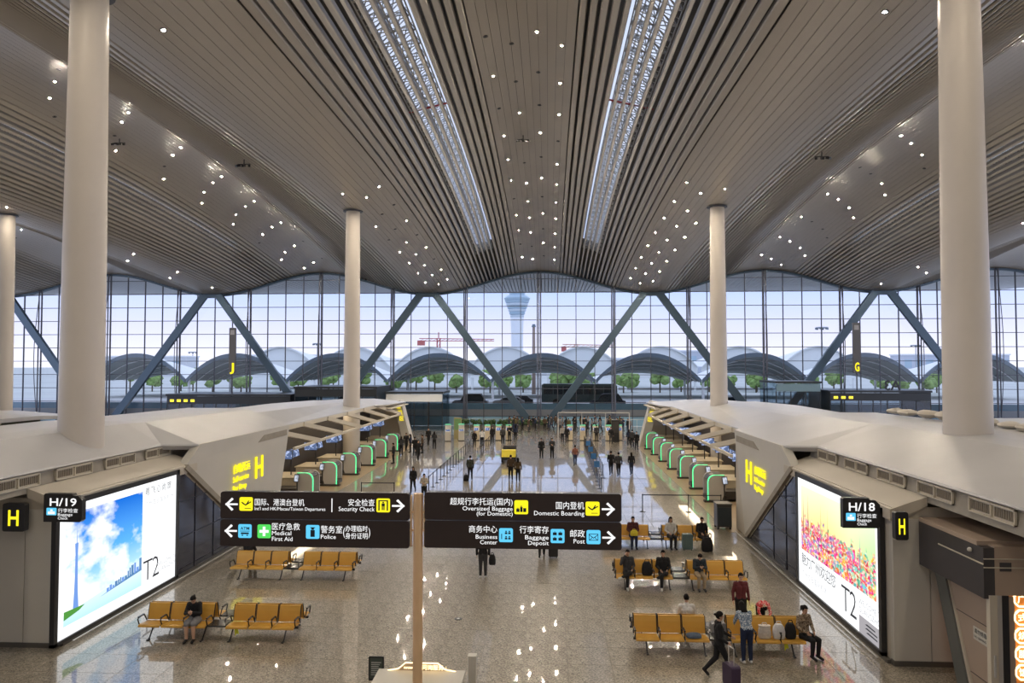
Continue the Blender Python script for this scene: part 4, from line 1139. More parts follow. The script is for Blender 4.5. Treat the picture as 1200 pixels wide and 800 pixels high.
# yellow electric buggy
p = onz(597, 540)
bu = empty('electric_buggy', (p.x, p.y, 0)); tag(bu, 'yellow fronted electric buggy parked in the middle of the aisle', 'buggy')
MB().b2(-.62, .62, -1.3, 1.3, .25, .55).build('chassis', M_BLACK, bu)
MB().prism([(-.60, -1.35, .5), (-.60, -1.05, 1.05), (-.60, -.75, 1.08), (-.60, -.75, .5)], (1.2, 0, 0)).build('front_cowl', mat('buggy_yellow', (.75, .62, .03), .35), bu)
for y in (-.1, .8):
    MB().b2(-.55, .55, y - .25, y + .25, .55, .75).b2(-.55, .55, y + .2, y + .32, .75, 1.2).build('seat', M_KDARK, bu)
for x in (-.55, .55):
    for y in (-.9, .9): MB().bar((x - .08, y, .26), (x + .08, y, .26), .5, .5, 14).build('wheel', M_BLACK, bu)
MB().tube([(-.2, -.7, 1.0), (-.2, -.55, 1.2)], .02, 6).bar((-.42, -.55, 1.22), (.02, -.55, 1.22), .04, .04, 6).build('steering_wheel', M_BLACK, bu)
# hanging letter pylons
def pylon(px, ytop, ybot, Y, ch, lab, post_to):
    a, b = ony(px, ytop, Y), ony(px, ybot, Y)
    o = empty('letter_pylon', (a.x, Y, post_to)); tag(o, lab, 'sign')
    hh, bb = a.z - post_to, b.z - post_to
    plate(rrect(-.42, .42, bb - .1, hh, .08), -.15, .3, mat('pylon_grey', (.10, .10, .11), .4), 'body', o)
    MB().b2(-.06, .06, -.06, .06, 0, bb).build('post', M_MULL, o)
    fit(ch, M_YEL, o, -.28, .28, bb + .15, 1.5, -.16, bold=.03)
    MB().b2(-.28, .28, -.16, -.15, hh - .9, hh - .3).build('pictogram', mat('pylon_pic', (.35, .35, .38), .4), o)
pylon(273, 384, 436, 90.5, 'J', 'tall grey pylon with a yellow letter J above the lit vestibule', 4.55)
pylon(1003, 378, 436, 90.5, 'G', 'tall grey pylon with a yellow letter G above the lit vestibule', 5.15)
# neighbouring islands
def neighbour(sg, x0, x1, y0, y1, label):
    o = empty('check_in_island', ((x0 + x1) / 2, (y0 + y1) / 2, 0)); tag(o, label, 'check-in counter', 'check-in islands')
    w = (x1 - x0) / 2; d = (y1 - y0) / 2
    secs = []
    for y, ez, rz in ((-d, 5.0, 5.5), (0, 5.0, 5.5), (d - 4, 4.8, 5.2), (d, 4.6, 4.9)):
        secs.append([(-w, y, ez - .25), (w, y, ez - .25), (w, y, ez), (w * .4, y, rz), (-w * .4, y, rz), (-w, y, ez)])
    MB().loft(secs).build('roof_slab', M_ROOF, o)
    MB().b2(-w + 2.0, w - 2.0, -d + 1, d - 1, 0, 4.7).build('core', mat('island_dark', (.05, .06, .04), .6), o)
    n = int(2 * d / 5)
    rb = {s_: MB().bar((s_ * (w - .3), 0, 4.6), (s_ * (w - 2.0), 0, 3.3), .3, .25, 4).mesh('rib', M_RIB) for s_ in (-1, 1)}
    for k in range(n):
        for s_ in (-1, 1): link('rib', rb[s_], o, (0, -d + 2 + k * 5, 0))
    for s_ in (-1, 1): MB().b2(s_ * (w - 1.8), s_ * (w - 1.0), -d + 2, d - 2, 0, 1.1).build('counter', M_COUNTER, o)
neighbour(-1, -48, -33, 6, 50, 'neighbouring check-in island roof beyond the blue poster island')
neighbour(1, 24.5, 38, 6, 46, 'neighbouring check-in island roof beyond the colourful poster island')
# white boulders edging the right-hand canopy
rg_ = random.Random(21)
for k in range(13):
    y = 17.5 + k * 1.35; x = 10.7 + 4.4 + 2.2 + rg_.uniform(-.15, .15)
    g = MB(); r0 = rg_.uniform(.32, .5); g.sphere((0, 0, 0), r0, 9, 6, 0, (1, 1.5, .42))
    for i, v in enumerate(g.v): g.v[i] = (v[0] * (1 + .12 * math.sin(7 * v[1] + k)), v[1], v[2] * (1 + .15 * math.sin(9 * v[0] + k)))
    zr = 6.05 - .10 * (y - 6) / 30
    o = g.build('bundled_cover', M_CREAM, None, (x, y, zr + r0 * .40), smooth=True); tag(o, f'cream padded bundle {ORD[k]} from the shop end along the canopy ridge', 'bundle', 'padded bundles on the canopy')

# ================================================================== outside
M_GROUND = mat('outside_ground', (0.55, 0.56, 0.55), 0.9, noise=0.1, nscale=.05)
M_ROADC = mat('road_concrete', (0.55, 0.55, 0.56), 0.85)
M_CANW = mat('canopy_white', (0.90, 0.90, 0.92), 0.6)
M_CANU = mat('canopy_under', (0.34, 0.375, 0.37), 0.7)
M_CANE = mat('canopy_edge', (0.16, 0.20, 0.24), 0.5)
M_LEAF = mat('tree_leaf', (0.24, 0.36, 0.11), 0.8, noise=0.35, nscale=1.2)
M_BARK = mat('bark', (0.12, 0.09, 0.06), 0.9)
g_ = MB().b2(-1500, 1500, 131, 4000, -1.0, 2.0).build('outside_ground', M_GROUND); tag(g_, 'flat airport ground beyond the forecourt', kind='structure')
g_ = MB().b2(-150, 150, 99.2, 131, .6, 2.05).build('forecourt_road', M_ROADC); tag(g_, 'raised forecourt road outside the glass wall', kind='structure')
g_ = MB().b2(-150, 150, 99.2, 99.5, 2.05, 2.9).build('parapet', M_BLUE); tag(g_, 'blue forecourt parapet outside the glass wall', kind='structure')
# vaulted road shelters
def vault(x, y0, y1, half, zf, zt, zr):
    pr = lambda t, q=0: zf + ((zt if q == 0 else zr) - zf) * (1 - abs(t) ** 2.1)
    ts = [-1 + 2 * k / 20 for k in range(21)]
    top, bot = [], []
    for q, y in enumerate((y0, y1)):
        top.append([(x + half * t, y, pr(t, q) + .4) for t in ts]); bot.append([(x + half * t, y, pr(t, q)) for t in ts])
    return top, bot, ts, pr
for k in range(-4, 5):
    x = k * 19.3 + .2
    o = empty('road_shelter', (x, 134, 2.0)); tag(o, ('arched road shelter with dark edge straight below the control tower' if k == 0 else f"arched road shelter {ORD[abs(k) - 1]} from the control tower towards the {'G' if k > 0 else 'J'} sign"), 'shelter', 'arched road shelters')
    top, bot, ts, pr = vault(0, -3, 16, 9.5, 3.2, 8.0, 4.6)
    n = len(ts)
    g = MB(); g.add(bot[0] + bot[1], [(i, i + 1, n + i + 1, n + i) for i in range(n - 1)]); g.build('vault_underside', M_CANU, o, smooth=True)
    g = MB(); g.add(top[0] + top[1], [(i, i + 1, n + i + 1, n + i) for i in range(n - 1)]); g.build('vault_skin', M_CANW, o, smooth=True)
    g = MB(); g.loft([[(p[0], -3.3, p[2] - .25), (p[0], -2.9, p[2] - .25), (p[0], -2.9, p[2] + .5), (p[0], -3.3, p[2] + .5)] for p in bot[0]]); g.build('front_edge', M_CANE, o)
    for sx2 in (-9.3,):
        for y in (-2.5, 15): MB().bar((sx2, y, 0), (sx2, y, 3.6), .5, .5, 8).build('post', M_CANW, o)
    g = MB()
    for i in range(1, 5): g.tube([(p[0], -3 + 3.8 * i, p[2] - .1 - (p[2] - 3.2) * .71 * 3.8 * i / 19) for p in bot[0][::2]], .10, 5)
    g.build('arch_rib', M_CANW, o)
    if -4 <= k < 4:
        q = empty('white_vault', (x + 9.65, 178, 2.0)); tag(q, f"white vault roof {ORD[k if k >= 0 else -k - 1]} from the control tower towards the {'G' if k >= 0 else 'J'} sign", 'roof', 'white vault roofs')
        top, bot, ts, pr = vault(0, 0, 25, 9.2, 5.5, 10.6, 8.0)
        g = MB(); g.add(top[0] + top[1] + bot[0] + bot[1], [(i, i + 1, n + i + 1, n + i) for i in range(n - 1)] + [(i, i + 1, 2 * n + i + 1, 2 * n + i) for i in range(n - 1)]); g.build('membrane', M_CANW, q, smooth=True)
        MB().prism([(p[0], .6, p[2] - .02) for p in bot[0]] + [(9.0, .6, 3.0), (-9.0, .6, 3.0)], (0, .2, 0)).build('front_screen', M_CANW, q)
        for s_ in (-1, 1): MB().bar((s_ * 8.6, 1, 0), (s_ * 8.6, 1, 5.6), .6, .6, 8).build('post', M_CANW, q)
# trees beyond the shelters
def tree(x, y, h, r, seed, label):
    o = empty('broadleaf_tree', (x, y, 2.0)); tag(o, label, 'tree', 'trees beyond the shelters')
    MB().bar((0, 0, 0), (0, 0, h * .6), .35, .35, 7).build('trunk', M_BARK, o)
    rg_ = random.Random(seed); g = MB()
    for q in range(16):
        a = rg_.uniform(0, 2 * PI); d = r * .65 * rg_.random() ** .5
        g.sphere((d * math.cos(a), d * math.sin(a), h * rg_.uniform(.45, .9)), r * rg_.uniform(.28, .45), 7, 5)
    for i, v in enumerate(g.v):
        j = .25 * math.sin(5.1 * v[0] + seed) * math.cos(4.3 * v[2] + v[1] * 3); g.v[i] = (v[0] + j, v[1] + j, v[2] + j * .6)
    g.build('crown', M_LEAF, o)
rg_ = random.Random(11)
for k in range(40):
    x = -98 + k * 5.0 + rg_.uniform(-2, 2)
    tree(x, rg_.uniform(156, 170), rg_.uniform(3.5, 6.2), rg_.uniform(2.3, 2.9), k, 'rounded green tree growing behind the arched road shelters')
# vehicles on the forecourt
M_CARB = mat('car_black', (.02, .02, .025), .25); M_TYRE = mat('tyre', (.02, .02, .02), .8); M_CARG = mat('car_glass', (.03, .04, .05), .1)
def car(x, y, col, lab, L=4.8, H=1.75):
    o = empty('parked_car', (x, y, 2.05)); tag(o, lab, 'car', 'cars on the forecourt')
    prof = [(-L / 2, .35), (-L / 2, .85), (-L / 2 + .3, 1.0), (-L * .27, 1.08), (-L * .16, H - .08), (-L * .08, H), (L * .30, H), (L * .42, 1.05), (L / 2, .95), (L / 2, .35)]
    MB().prism([(a, -.9, b) for a, b in prof], (0, 1.8, 0)).build('body', col, o)
    w = [(-L * .25, 1.10), (-L * .15, H - .14), (-L * .07, H - .10), (L * .28, H - .10), (L * .38, 1.10)]
    MB().prism([(a, -.92, b) for a, b in w], (0, 1.84, 0)).build('windows', M_CARG, o)
    for a in (-L * .32, L * .32):
        for b in (-.85, .85): MB().bar((a, b - .1, .34), (a, b + .1, .34), .68, .68, 14).build('wheel', M_TYRE, o)
car(-10.2, 104, M_CARB, 'large black people carrier outside the bright header vestibule', 5.2, 2.0)
car(-4.6, 104.5, mat('car_grey', (.22, .23, .25), .3), 'grey saloon car outside the blue lower glass', 4.6, 1.5)
car(-3.4, 109, M_CARB, 'black saloon car farther out on the forecourt', 4.6, 1.5)
car(9.9, 105, M_CARB, 'dark people carrier at the rear of the dark coach', 5.2, 2.0)
car(-52, 104, mat('car_white', (.6, .6, .62), .3), 'white car outside the J sign vestibule', 4.6, 1.5)
car(27.5, 104, M_CARB, 'dark car outside the clear lift box', 4.8, 1.6)
cb = empty('coach_bus', (6.0, 111, 2.05)); tag(cb, 'long dark coach bus parked on the forecourt', 'bus')
MB().prism([(-5.8, -1.25, .4), (-5.8, -1.25, 3.1), (-5.5, -1.25, 3.3), (5.6, -1.25, 3.3), (5.8, -1.25, 2.9), (5.9, -1.25, .4)], (0, 2.5, 0)).build('body', mat('bus_dark', (.05, .08, .09), .35), cb)
for k in range(7): MB().b2(-5.5 + k * 1.55, -4.1 + k * 1.55, -1.28, -1.25, 1.7, 2.9).build('window', M_CARG, cb)
for x in (-3.6, 3.4, 4.6): MB().bar((x, -1.3, .5), (x, -1.0, .5), 1.0, 1.0, 16).build('wheel', M_TYRE, cb)
# control tower
ct = empty('control_tower', (ony(606, 400, 600).x, 600, 2.0)); tag(ct, 'tall airport control tower with flared glass cab in the distance', 'tower')
M_TWR = mat('tower_concrete', (.85, .87, .92), .7); M_TWG = mat('tower_glass', (.42, .55, .66), .3)  # white and blue tones paled, distance haze put into the colours
zz = lambda py: ony(606, py, 600).z - 2.0
MB().lathe([(6.0, 0), (5.2, zz(440)), (4.9, zz(400)), (5.1, zz(388)), (5.6, zz(372))], 20).build('shaft', M_TWR, ct, smooth=True)
for k in range(6):
    y0, y1 = 372 - k * 3.4, 372 - (k + 1) * 3.4
    r0 = 5.3 + k * .85
    MB().lathe([(r0, zz(y0)), (r0 + .7, zz(y0 - 1.6)), (r0 + .7, zz(y0 - 2.2)), (r0 + .1, zz(y1))], 20).build('deck_ring', M_TWG if k % 2 else mat('tower_band', (.62, .70, .78), .4), ct)
MB().lathe([(10.4, zz(352)), (11.2, zz(349.5)), (9.0, zz(347)), (6.6, zz(345.5))], 20).build('cab', M_TWG, ct)
MB().lathe([(6.6, zz(345.5)), (7.2, zz(339)), (7.2, zz(333)), (5.0, zz(330))], 20).build('upper_cab', M_TWG, ct)
# light masts, crane, chimney pole
def light_mast(px, ytop, Y, lab):
    t = ony(px, ytop, Y); o = empty('light_mast', (t.x, Y, 2.0)); tag(o, lab, 'light mast', 'apron light masts')
    h = t.z - 2.0
    MB().bar((0, 0, 0), (0, 0, h), .9, .9, 8, w2=.4).build('pole', mat('mast_grey', (.45, .47, .52), .6), o)
    MB().lathe([(2.4, h - .6), (2.7, h - .3), (2.2, h)], 12).build('ring', mat('mast_ring', (.35, .37, .42), .6), o)
    lm = MB().b2(-.35, .35, -.35, .35, -1.1, -.5).mesh('floodlight', M_CANE)
    for k in range(6): link('floodlight', lm, o, (2.3 * math.cos(k * PI / 3), 2.3 * math.sin(k * PI / 3), h))
light_mast(963, 383, 300, 'round headed apron light mast near the G sign')
light_mast(1073, 404, 390, 'round headed apron light mast behind the thick right-hand column')
light_mast(372, 402, 380, 'round headed apron light mast left of the slim column')
light_mast(226, 412, 420, 'round headed apron light mast behind the left brace')
def crane(px, ytop, ybase, Y, reach, col, lab):
    t = ony(px, ytop, Y); o = empty('tower_crane', (t.x, Y, 2.0)); tag(o, lab, 'crane')
    h = t.z - 2.0
    g = MB()
    for dx in (-1, 1):
        for dy in (-1, 1): g.bar((dx, dy, 0), (dx, dy, h), .5, .5, 4)
    z = 0
    while z < h - 3:
        g.bar((-1, -1, z), (1, -1, z + 3), .35, .35, 3); z += 3
    g.build('tower_mast', col, o)
    j = MB()
    for dz in (0, 1.8): j.bar((-reach * .35, 0, h - 2 + dz), (reach, 0, h - 2 + dz * .6), .5, .5, 4)
    x = -reach * .35
    while x < reach - 3: j.bar((x, 0, h - 2), (x + 3, 0, h - .6), .3, .3, 3); x += 3
    j.build('jib', col, o); MB().b2(-reach * .38, -reach * .25, -1.2, 1.2, h - 5, h - 1.6).build('counterweight', mat('crane_red', (.55, .15, .14), .6), o)
    MB().bar((0, 0, h), (0, 0, h + 4), .6, .6, 4).build('apex', col, o)
crane(514, 396, 425, 480, 38, mat('crane_red', (.55, .15, .14), .6), 'red tower crane seen left of the control tower')
crane(675, 403, 425, 480, 26, mat('crane_orange', (.60, .33, .25), .6), 'pale orange tower crane seen right of the control tower')
p = ony(625.5, 383, 153)
o = empty('brown_flagpole', (p.x, 153, 2.0)); tag(o, 'brown pole standing before the control tower', 'pole')
MB().bar((0, 0, 0), (0, 0, p.z - 2), .9, .9, 8, w2=.6).build('shaft', mat('pole_brown', (.35, .26, .22), .6), o); MB().lathe([(.5, p.z - 2), (.3, p.z - 1.4)], 8).build('cap', M_CANE, o)
# far low buildings
for k, (px, w, h, Y, c) in enumerate(((330, 46, 12, 420, (.62, .64, .70)), (470, 60, 9, 380, (.70, .71, .74)), (700, 70, 10, 430, (.66, .68, .72)), (790, 40, 16, 500, (.55, .58, .66)), (930, 60, 10, 420, (.68, .70, .74)), (150, 70, 11, 400, (.68, .69, .73)), (1120, 60, 12, 420, (.6, .62, .7)), (560, 40, 8, 360, (.72, .73, .75)))):
    x = ony(px, 430, Y).x
    o = empty('airport_building', (x, Y, 2.0)); tag(o, 'pale low airport building far behind the shelters', 'building', 'far airport buildings')
    MB().b2(-w / 2, w / 2, 0, 14, 0, h).build('wall', mat(f'bld{k}', c, .8), o); MB().b2(-w / 2 - .5, w / 2 + .5, -.5, 14.5, h, h + .8).build('roof', M_CANW, o)
    for q in range(int(w / 6)): MB().b2(-w / 2 + 1.5 + q * 6, -w / 2 + 5.5 + q * 6, -.1, 0, h * .4, h * .8).build('window', M_TWG, o)
# ================================================================== people
M_SKIN = mat('skin', (0.55, 0.34, 0.24), 0.5); M_LIP = mat('lip', (0.35, 0.12, 0.10), 0.5); M_EYE = mat('eye', (0.02, 0.015, 0.012), 0.3)
M_HAIR = mat('hair_black', (0.010, 0.008, 0.008), 0.75, 0, 0.15)
V = Vector
def capsule(g, p, q, r0, r1, n=9):
    p, q = V(p), V(q); d = q - p; L = d.length
    if L < 1e-5: d = V((0, 0, 1)); L = 1e-5
    d.normalize(); u = V((0, 1, 0)) if abs(d.y) < .9 else V((1, 0, 0))
    a = d.cross(u).normalized(); b = d.cross(a).normalized()
    rings = []
    for t in (-80, -45, -10): rings.append((p + d * (r0 * math.sin(R(t))), r0 * math.cos(R(t))))
    for t in (10, 45, 80): rings.append((q + d * (r1 * math.sin(R(t))), r1 * math.cos(R(t))))
    g.loft([[c + a * (rr * math.cos(2 * PI * k / n)) + b * (rr * math.sin(2 * PI * k / n)) for k in range(n)] for c, rr in rings])
def pose(kind):
    J = {}
    if kind.startswith('sit'):
        J.update(pel=(0, .06, .52), waist=(0, .10, .70), chest=(0, .11, .92), neck=(0, .08, 1.09), head=(0, .05, 1.235))
        for s, k in ((-1, 'l'), (1, 'r')):
            J.update({f'hip{k}': (s * .09, .04, .52), f'knee{k}': (s * .10, -.40, .53), f'ank{k}': (s * .10, -.36, .10), f'toe{k}': (s * .11, -.53, .045),
                      f'sho{k}': (s * .175, .10, 1.02), f'elb{k}': (s * .24, .06, .76), f'wri{k}': (s * .13, -.16, .68)})
        if kind == 'sit_phone':
            J.update(chest=(0, .03, .90), neck=(0, -.04, 1.05), head=(0, -.12, 1.17))
            for s, k in ((-1, 'l'), (1, 'r')): J.update({f'sho{k}': (s * .17, .0, 1.0), f'elb{k}': (s * .22, -.12, .76), f'wri{k}': (s * .05, -.30, .84)})
        if kind == 'sit_cross':
            J.update(kneer=(.02, -.40, .62), ankr=(-.26, -.42, .45), toer=(-.40, -.48, .43))
        if kind == 'sit_ear':
            J.update(elbl=(-.27, -.06, .86), wril=(-.12, -.04, 1.16), kneer=(.0, -.40, .62), ankr=(-.28, -.40, .48), toer=(-.42, -.44, .45))
    else:
        J.update(pel=(0, 0, .95), waist=(0, 0, 1.08), chest=(0, .0, 1.28), neck=(0, .0, 1.45), head=(0, -.02, 1.60))
        for s, k in ((-1, 'l'), (1, 'r')):
            J.update({f'hip{k}': (s * .085, 0, .92), f'knee{k}': (s * .095, -.015, .50), f'ank{k}': (s * .10, .02, .09), f'toe{k}': (s * .115, -.15, .04),
                      f'sho{k}': (s * .175, .01, 1.385), f'elb{k}': (s * .235, .04, 1.12), f'wri{k}': (s * .245, -.03, .89)})
        if kind in ('walk', 'walk_pull'):
            J.update(kneel=(-.09, -.18, .52), ankl=(-.09, -.26, .10), toel=(-.09, -.42, .05), kneer=(.09, .06, .50), ankr=(.09, .36, .19), toer=(.10, .27, .05),
                     elbl=(-.23, .10, 1.13), wril=(-.23, .08, .90), elbr=(.23, -.04, 1.13), wrir=(.22, -.18, .93))
        if kind == 'walk_pull': J.update(elbr=(.24, -.10, 1.14), wrir=(.20, -.34, 1.02), elbl=(-.23, .02, 1.12), wril=(-.19, -.16, .98))
        if kind == 'hold':
            J.update(elbl=(-.23, -.02, 1.13), wril=(-.08, -.24, 1.16), elbr=(.23, -.02, 1.13), wrir=(.08, -.24, 1.13), head=(0, -.045, 1.59))
        if kind == 'bend':
            J.update(waist=(0, -.05, 1.06), chest=(0, -.14, 1.22), neck=(0, -.24, 1.36), head=(0, -.34, 1.46))
            for s, k in ((-1, 'l'), (1, 'r')): J.update({f'sho{k}': (s * .17, -.19, 1.31), f'elb{k}': (s * .22, -.30, 1.06), f'wri{k}': (s * .16, -.50, .92)})
        if kind == 'bow':
            J.update(waist=(0, -.12, 1.03), chest=(0, -.32, 1.12), neck=(0, -.47, 1.14), head=(0, -.58, 1.08))
            for s, k in ((-1, 'l'), (1, 'r')): J.update({f'sho{k}': (s * .16, -.40, 1.12), f'elb{k}': (s * .22, -.52, .88), f'wri{k}': (s * .15, -.66, .72)})
    return J
SKIN, TOP, PANTS, SHOE = 0, 1, 2, 3
BODY = {}
def body_mesh(kind, female=False, skirt=False):
    key = (kind, female, skirt)
    if key in BODY: return BODY[key]
    J = {k: V(v) for k, v in pose(kind).items()}
    segs = []
    sw = .92 if female else 1.0
    bk = {TOP: 1.12 if not female else 1.07, PANTS: 1.10}
    def S(a, b, r0, r1, lab):
        a = J[a] if isinstance(a, str) else V(a); b = J[b] if isinstance(b, str) else V(b)
        f_ = bk.get(lab, 1.0); segs.append((a, b, r0 * f_, r1 * f_, lab))
    up_ = (J['neck'] - J['chest']).normalized()
    for s in (-1, 1):
        S(J['pel'] + V((s * .055, 0, .0)), J['waist'] + V((s * .05, 0, 0)), .112, .098, TOP)
        S(J['waist'] + V((s * .05, 0, 0)), J['chest'] + V((s * .075, 0, 0)), .098, .112, TOP)
        S(J['chest'] + V((s * .07, 0, 0)), J['chest'] * .35 + J['neck'] * .65 + V((s * .08, 0, -.02)), .112, .07, TOP)
    S(J['pel'] + V((-.05, 0, -.04)), J['pel'] + V((.05, 0, -.04)), .115, .115, PANTS)
    S('neck', J['head'] - (J['head'] - J['neck']) * .3, .055, .052, SKIN)
    S(J['neck'] - up_ * .05, 'neck', .075, .060, TOP)
    for s, k in ((-1, 'l'), (1, 'r')):
        sh = J['sho' + k].copy(); sh.x *= sw
        S(J['chest'] * .3 + J['neck'] * .7 + V((s * .06, 0, -.03)), sh, .075, .070, TOP)
        S(sh, 'elb' + k, .066, .050, TOP); S('elb' + k, 'wri' + k, .049, .036, TOP)
        S('hip' + k, 'knee' + k, .098, .068, SKIN if (skirt and False) else PANTS)
        S('knee' + k, J['knee' + k] * .6 + J['ank' + k] * .4, .066, .062, SKIN if skirt else PANTS)
        S(J['knee' + k] * .6 + J['ank' + k] * .4, 'ank' + k, .062, .046, SKIN if skirt else PANTS)
        heel = J['ank' + k] + (J['ank' + k] - J['toe' + k]).normalized() * .045 + V((0, 0, -.04))
        S(heel, J['toe' + k], .045, .042, SHOE)
        # hand
        fd = (J['wri' + k] - J['elb' + k]).normalized()
        w0 = J['wri' + k]; side = fd.cross(V((s, 0, 0)))
        if side.length < .2: side = V((0, -1, 0))
        side.normalize(); nrm = fd.cross(side).normalized()
        for q in (-1, 0, 1): S(w0 + fd * .015 + side * (.016 * q), w0 + fd * .075 + side * (.024 * q), .019, .017, SKIN)
        curl = V((-s * .35, 0, 0))
        for i, q in enumerate((-1.5, -.5, .5, 1.5)):
            L_ = (.060, .075, .070, .052)[i]
            b0 = w0 + fd * .085 + side * (.021 * q); m0 = b0 + fd * L_ * .55 + side * (.003 * q); t0 = m0 + (fd * .75 + curl).normalized() * L_ * .5
            S(b0, m0, .0105, .0098, SKIN); S(m0, t0, .0098, .0088, SKIN)
        th = w0 + fd * .03 + side * -.030; t1 = th + (fd * .6 - side * .8).normalized() * .04; t2 = t1 + (fd * .9 - side * .3).normalized() * .032
        S(th, t1, .013, .0115, SKIN); S(t1, t2, .0115, .0095, SKIN)
    g = MB()
    for a, b, r0, r1, lab in segs: capsule(g, a, b, r0, r1)
    # head: skull, jaw, nose, ears
    hd = J['head']; ax = (J['head'] - J['neck']).normalized()
    fwd = V((0, -1, 0)); fwd = (fwd - ax * fwd.dot(ax)).normalized(); rgt = V((1, 0, 0))
    M3 = Matrix((rgt, -fwd, ax)).transposed()
    def H(x, y, z): return hd + M3 @ V((x, y, z))
    b0 = len(g.v); g.sphere((0, 0, 0), 1, 14, 10, 0, (.074, .094, .108))
    for i in range(b0, len(g.v)): g.v[i] = tuple(H(*(V(g.v[i]) + V((0, 0, .02)))))
    hsegs = [(H(0, -.035, -.03), H(0, -.055, -.075), .058, .036, SKIN), (H(0, -.088, .02), H(0, -.108, -.018), .010, .014, SKIN),
             (H(-.076, .0, .015), H(-.078, .008, -.02), .014, .010, SKIN), (H(.076, .0, .015), H(.078, .008, -.02), .014, .010, SKIN)]
    for a, b, r0, r1, lab in hsegs: capsule(g, a, b, r0, r1)
    segs += hsegs + [(H(0, 0, -.02), H(0, 0, .06), .09, .09, SKIN)]
    if skirt:   # a skirt is a widened tube over the thighs
        for s, k in ((-1, 'l'), (1, 'r')):
            e_ = J['hip' + k] * .25 + J['knee' + k] * .75; capsule(g, J['hip' + k], e_, .12, .115); segs.append((J['hip' + k], e_, .12, .115, PANTS))
    me0 = g.mesh('tmp', [M_SKIN]); o = bpy.data.objects.new('tmp', me0); COL.objects.link(o)
    md = o.modifiers.new('r', 'REMESH'); md.mode = 'VOXEL'; md.voxel_size = .0135; md.use_smooth_shade = True
    sm = o.modifiers.new('s', 'SMOOTH'); sm.factor = .5; sm.iterations = 2
    bpy.context.view_layer.update()
    me = bpy.data.meshes.new_from_object(o.evaluated_get(bpy.context.evaluated_depsgraph_get())); me.name = 'person'
    bpy.data.objects.remove(o); bpy.data.meshes.remove(me0)
    me.materials.clear()
    for m_ in (M_SKIN, M_SKIN, M_SKIN, M_SKIN, M_EYE, M_LIP): me.materials.append(m_)
    import numpy as np
    nP = len(me.polygons); cen = np.empty(nP * 3); me.polygons.foreach_get('center', cen); cen = cen.reshape(-1, 3)
    best = np.full(nP, 9.0); lab_ = np.zeros(nP, int)
    for a, b, r0, r1, lab in segs:
        a_, b_2 = np.array(a), np.array(b); d = b_2 - a_; L2 = max(1e-9, d @ d)
        t = np.clip(((cen - a_) @ d) / L2, 0, 1)
        ds = np.linalg.norm(cen - (a_ + t[:, None] * d), axis=1) - (r0 + (r1 - r0) * t)
        m_ = ds < best; best[m_] = ds[m_]; lab_[m_] = lab
    for ex in (-.031, .031): lab_[np.linalg.norm(cen - np.array(H(ex, -.086, .022)), axis=1) < .013] = 4
    lab_[(np.abs((cen - np.array(H(0, -.088, -.052))) @ np.array(rgt)) < .024) & (np.linalg.norm(cen - np.array(H(0, -.088, -.052)), axis=1) < .026) & (np.abs((cen - np.array(H(0, -.088, -.052))) @ np.array(ax)) < .008)] = 5
    me.polygons.foreach_set('material_index', lab_.astype(np.int32)); me.polygons.foreach_set('use_smooth', [True] * nP); me.update()
    BODY[key] = (me, hd.copy(), M3.copy())
    return BODY[key]
HAIRM = {}
def hair_mesh(style):
    if style in HAIRM: return HAIRM[style]
    g = MB(); g.sphere((0, 0, 0), 1, 18, 14, 0, (1, 1, 1))
    vs = []
    for v in g.v:
        x, y, z = v
        rx, ry, rz = .084, .104, .114
        # pull the face side up to leave the face bare
        lim = .42 if y < -.35 else (-.15 if y < .2 else -.55)
        if style != 'short' and y > -.2: lim = -.75
        if z < lim: z = lim; k_ = .97; x *= k_; y *= k_
        vs.append((x * rx, y * ry + .004, z * rz + .024))
    g.v = vs
    if style == 'long':
        g.loft([[(a * .085, .03 + b * .06, z) for a, b in ((-1, -.6), (-1, .6), (-.5, 1.1), (.5, 1.1), (1, .6), (1, -.6), (.5, .3), (-.5, .3))] for z in (.02, -.10, -.22)])
    if style == 'tail':
        capsule(g, (0, .11, .05), (0, .15, .02), .03, .03); capsule(g, (0, .15, .02), (0, .16, -.13), .028, .012)
    if style == 'bun': capsule(g, (0, .10, .03), (0, .125, .03), .036, .032)
    HAIRM[style] = g.mesh('hair', M_HAIR, True); return HAIRM[style]
def cloth(c, pattern=None):
    k = 'cloth_%02d_%02d_%02d_%s' % (int(c[0] * 99), int(c[1] * 99), int(c[2] * 99), pattern or '')
    if k in MATS: return MATS[k]
    if pattern is None: return mat(k, c, .85, 0, .25, noise=.12, nscale=14)
    m = mat(k, c, .85, 0, .25); t = m.node_tree; b = t.nodes['Principled BSDF']
    co = t.nodes.new('ShaderNodeTexCoord'); vo = t.nodes.new('ShaderNodeTexVoronoi'); vo.inputs['Scale'].default_value = 26
    t.links.new(co.outputs['Object'], vo.inputs['Vector'])
    r = t.nodes.new('ShaderNodeValToRGB'); r.color_ramp.interpolation = 'CONSTANT'
    r.color_ramp.elements[0].color = (*pattern, 1); r.color_ramp.elements[1].position = .42; r.color_ramp.elements[1].color = (*c, 1)
    t.links.new(vo.outputs['Distance'], r.inputs[0]); t.links.new(r.outputs[0], b.inputs['Base Color'])
    return m
BLK, NAVY, CHAR, WHT, DEN, TAN, GRY, BRN = (.018, .018, .02), (.02, .028, .06), (.05, .05, .055), (.62, .62, .62), (.04, .06, .13), (.34, .26, .17), (.20, .20, .21), (.09, .06, .04)
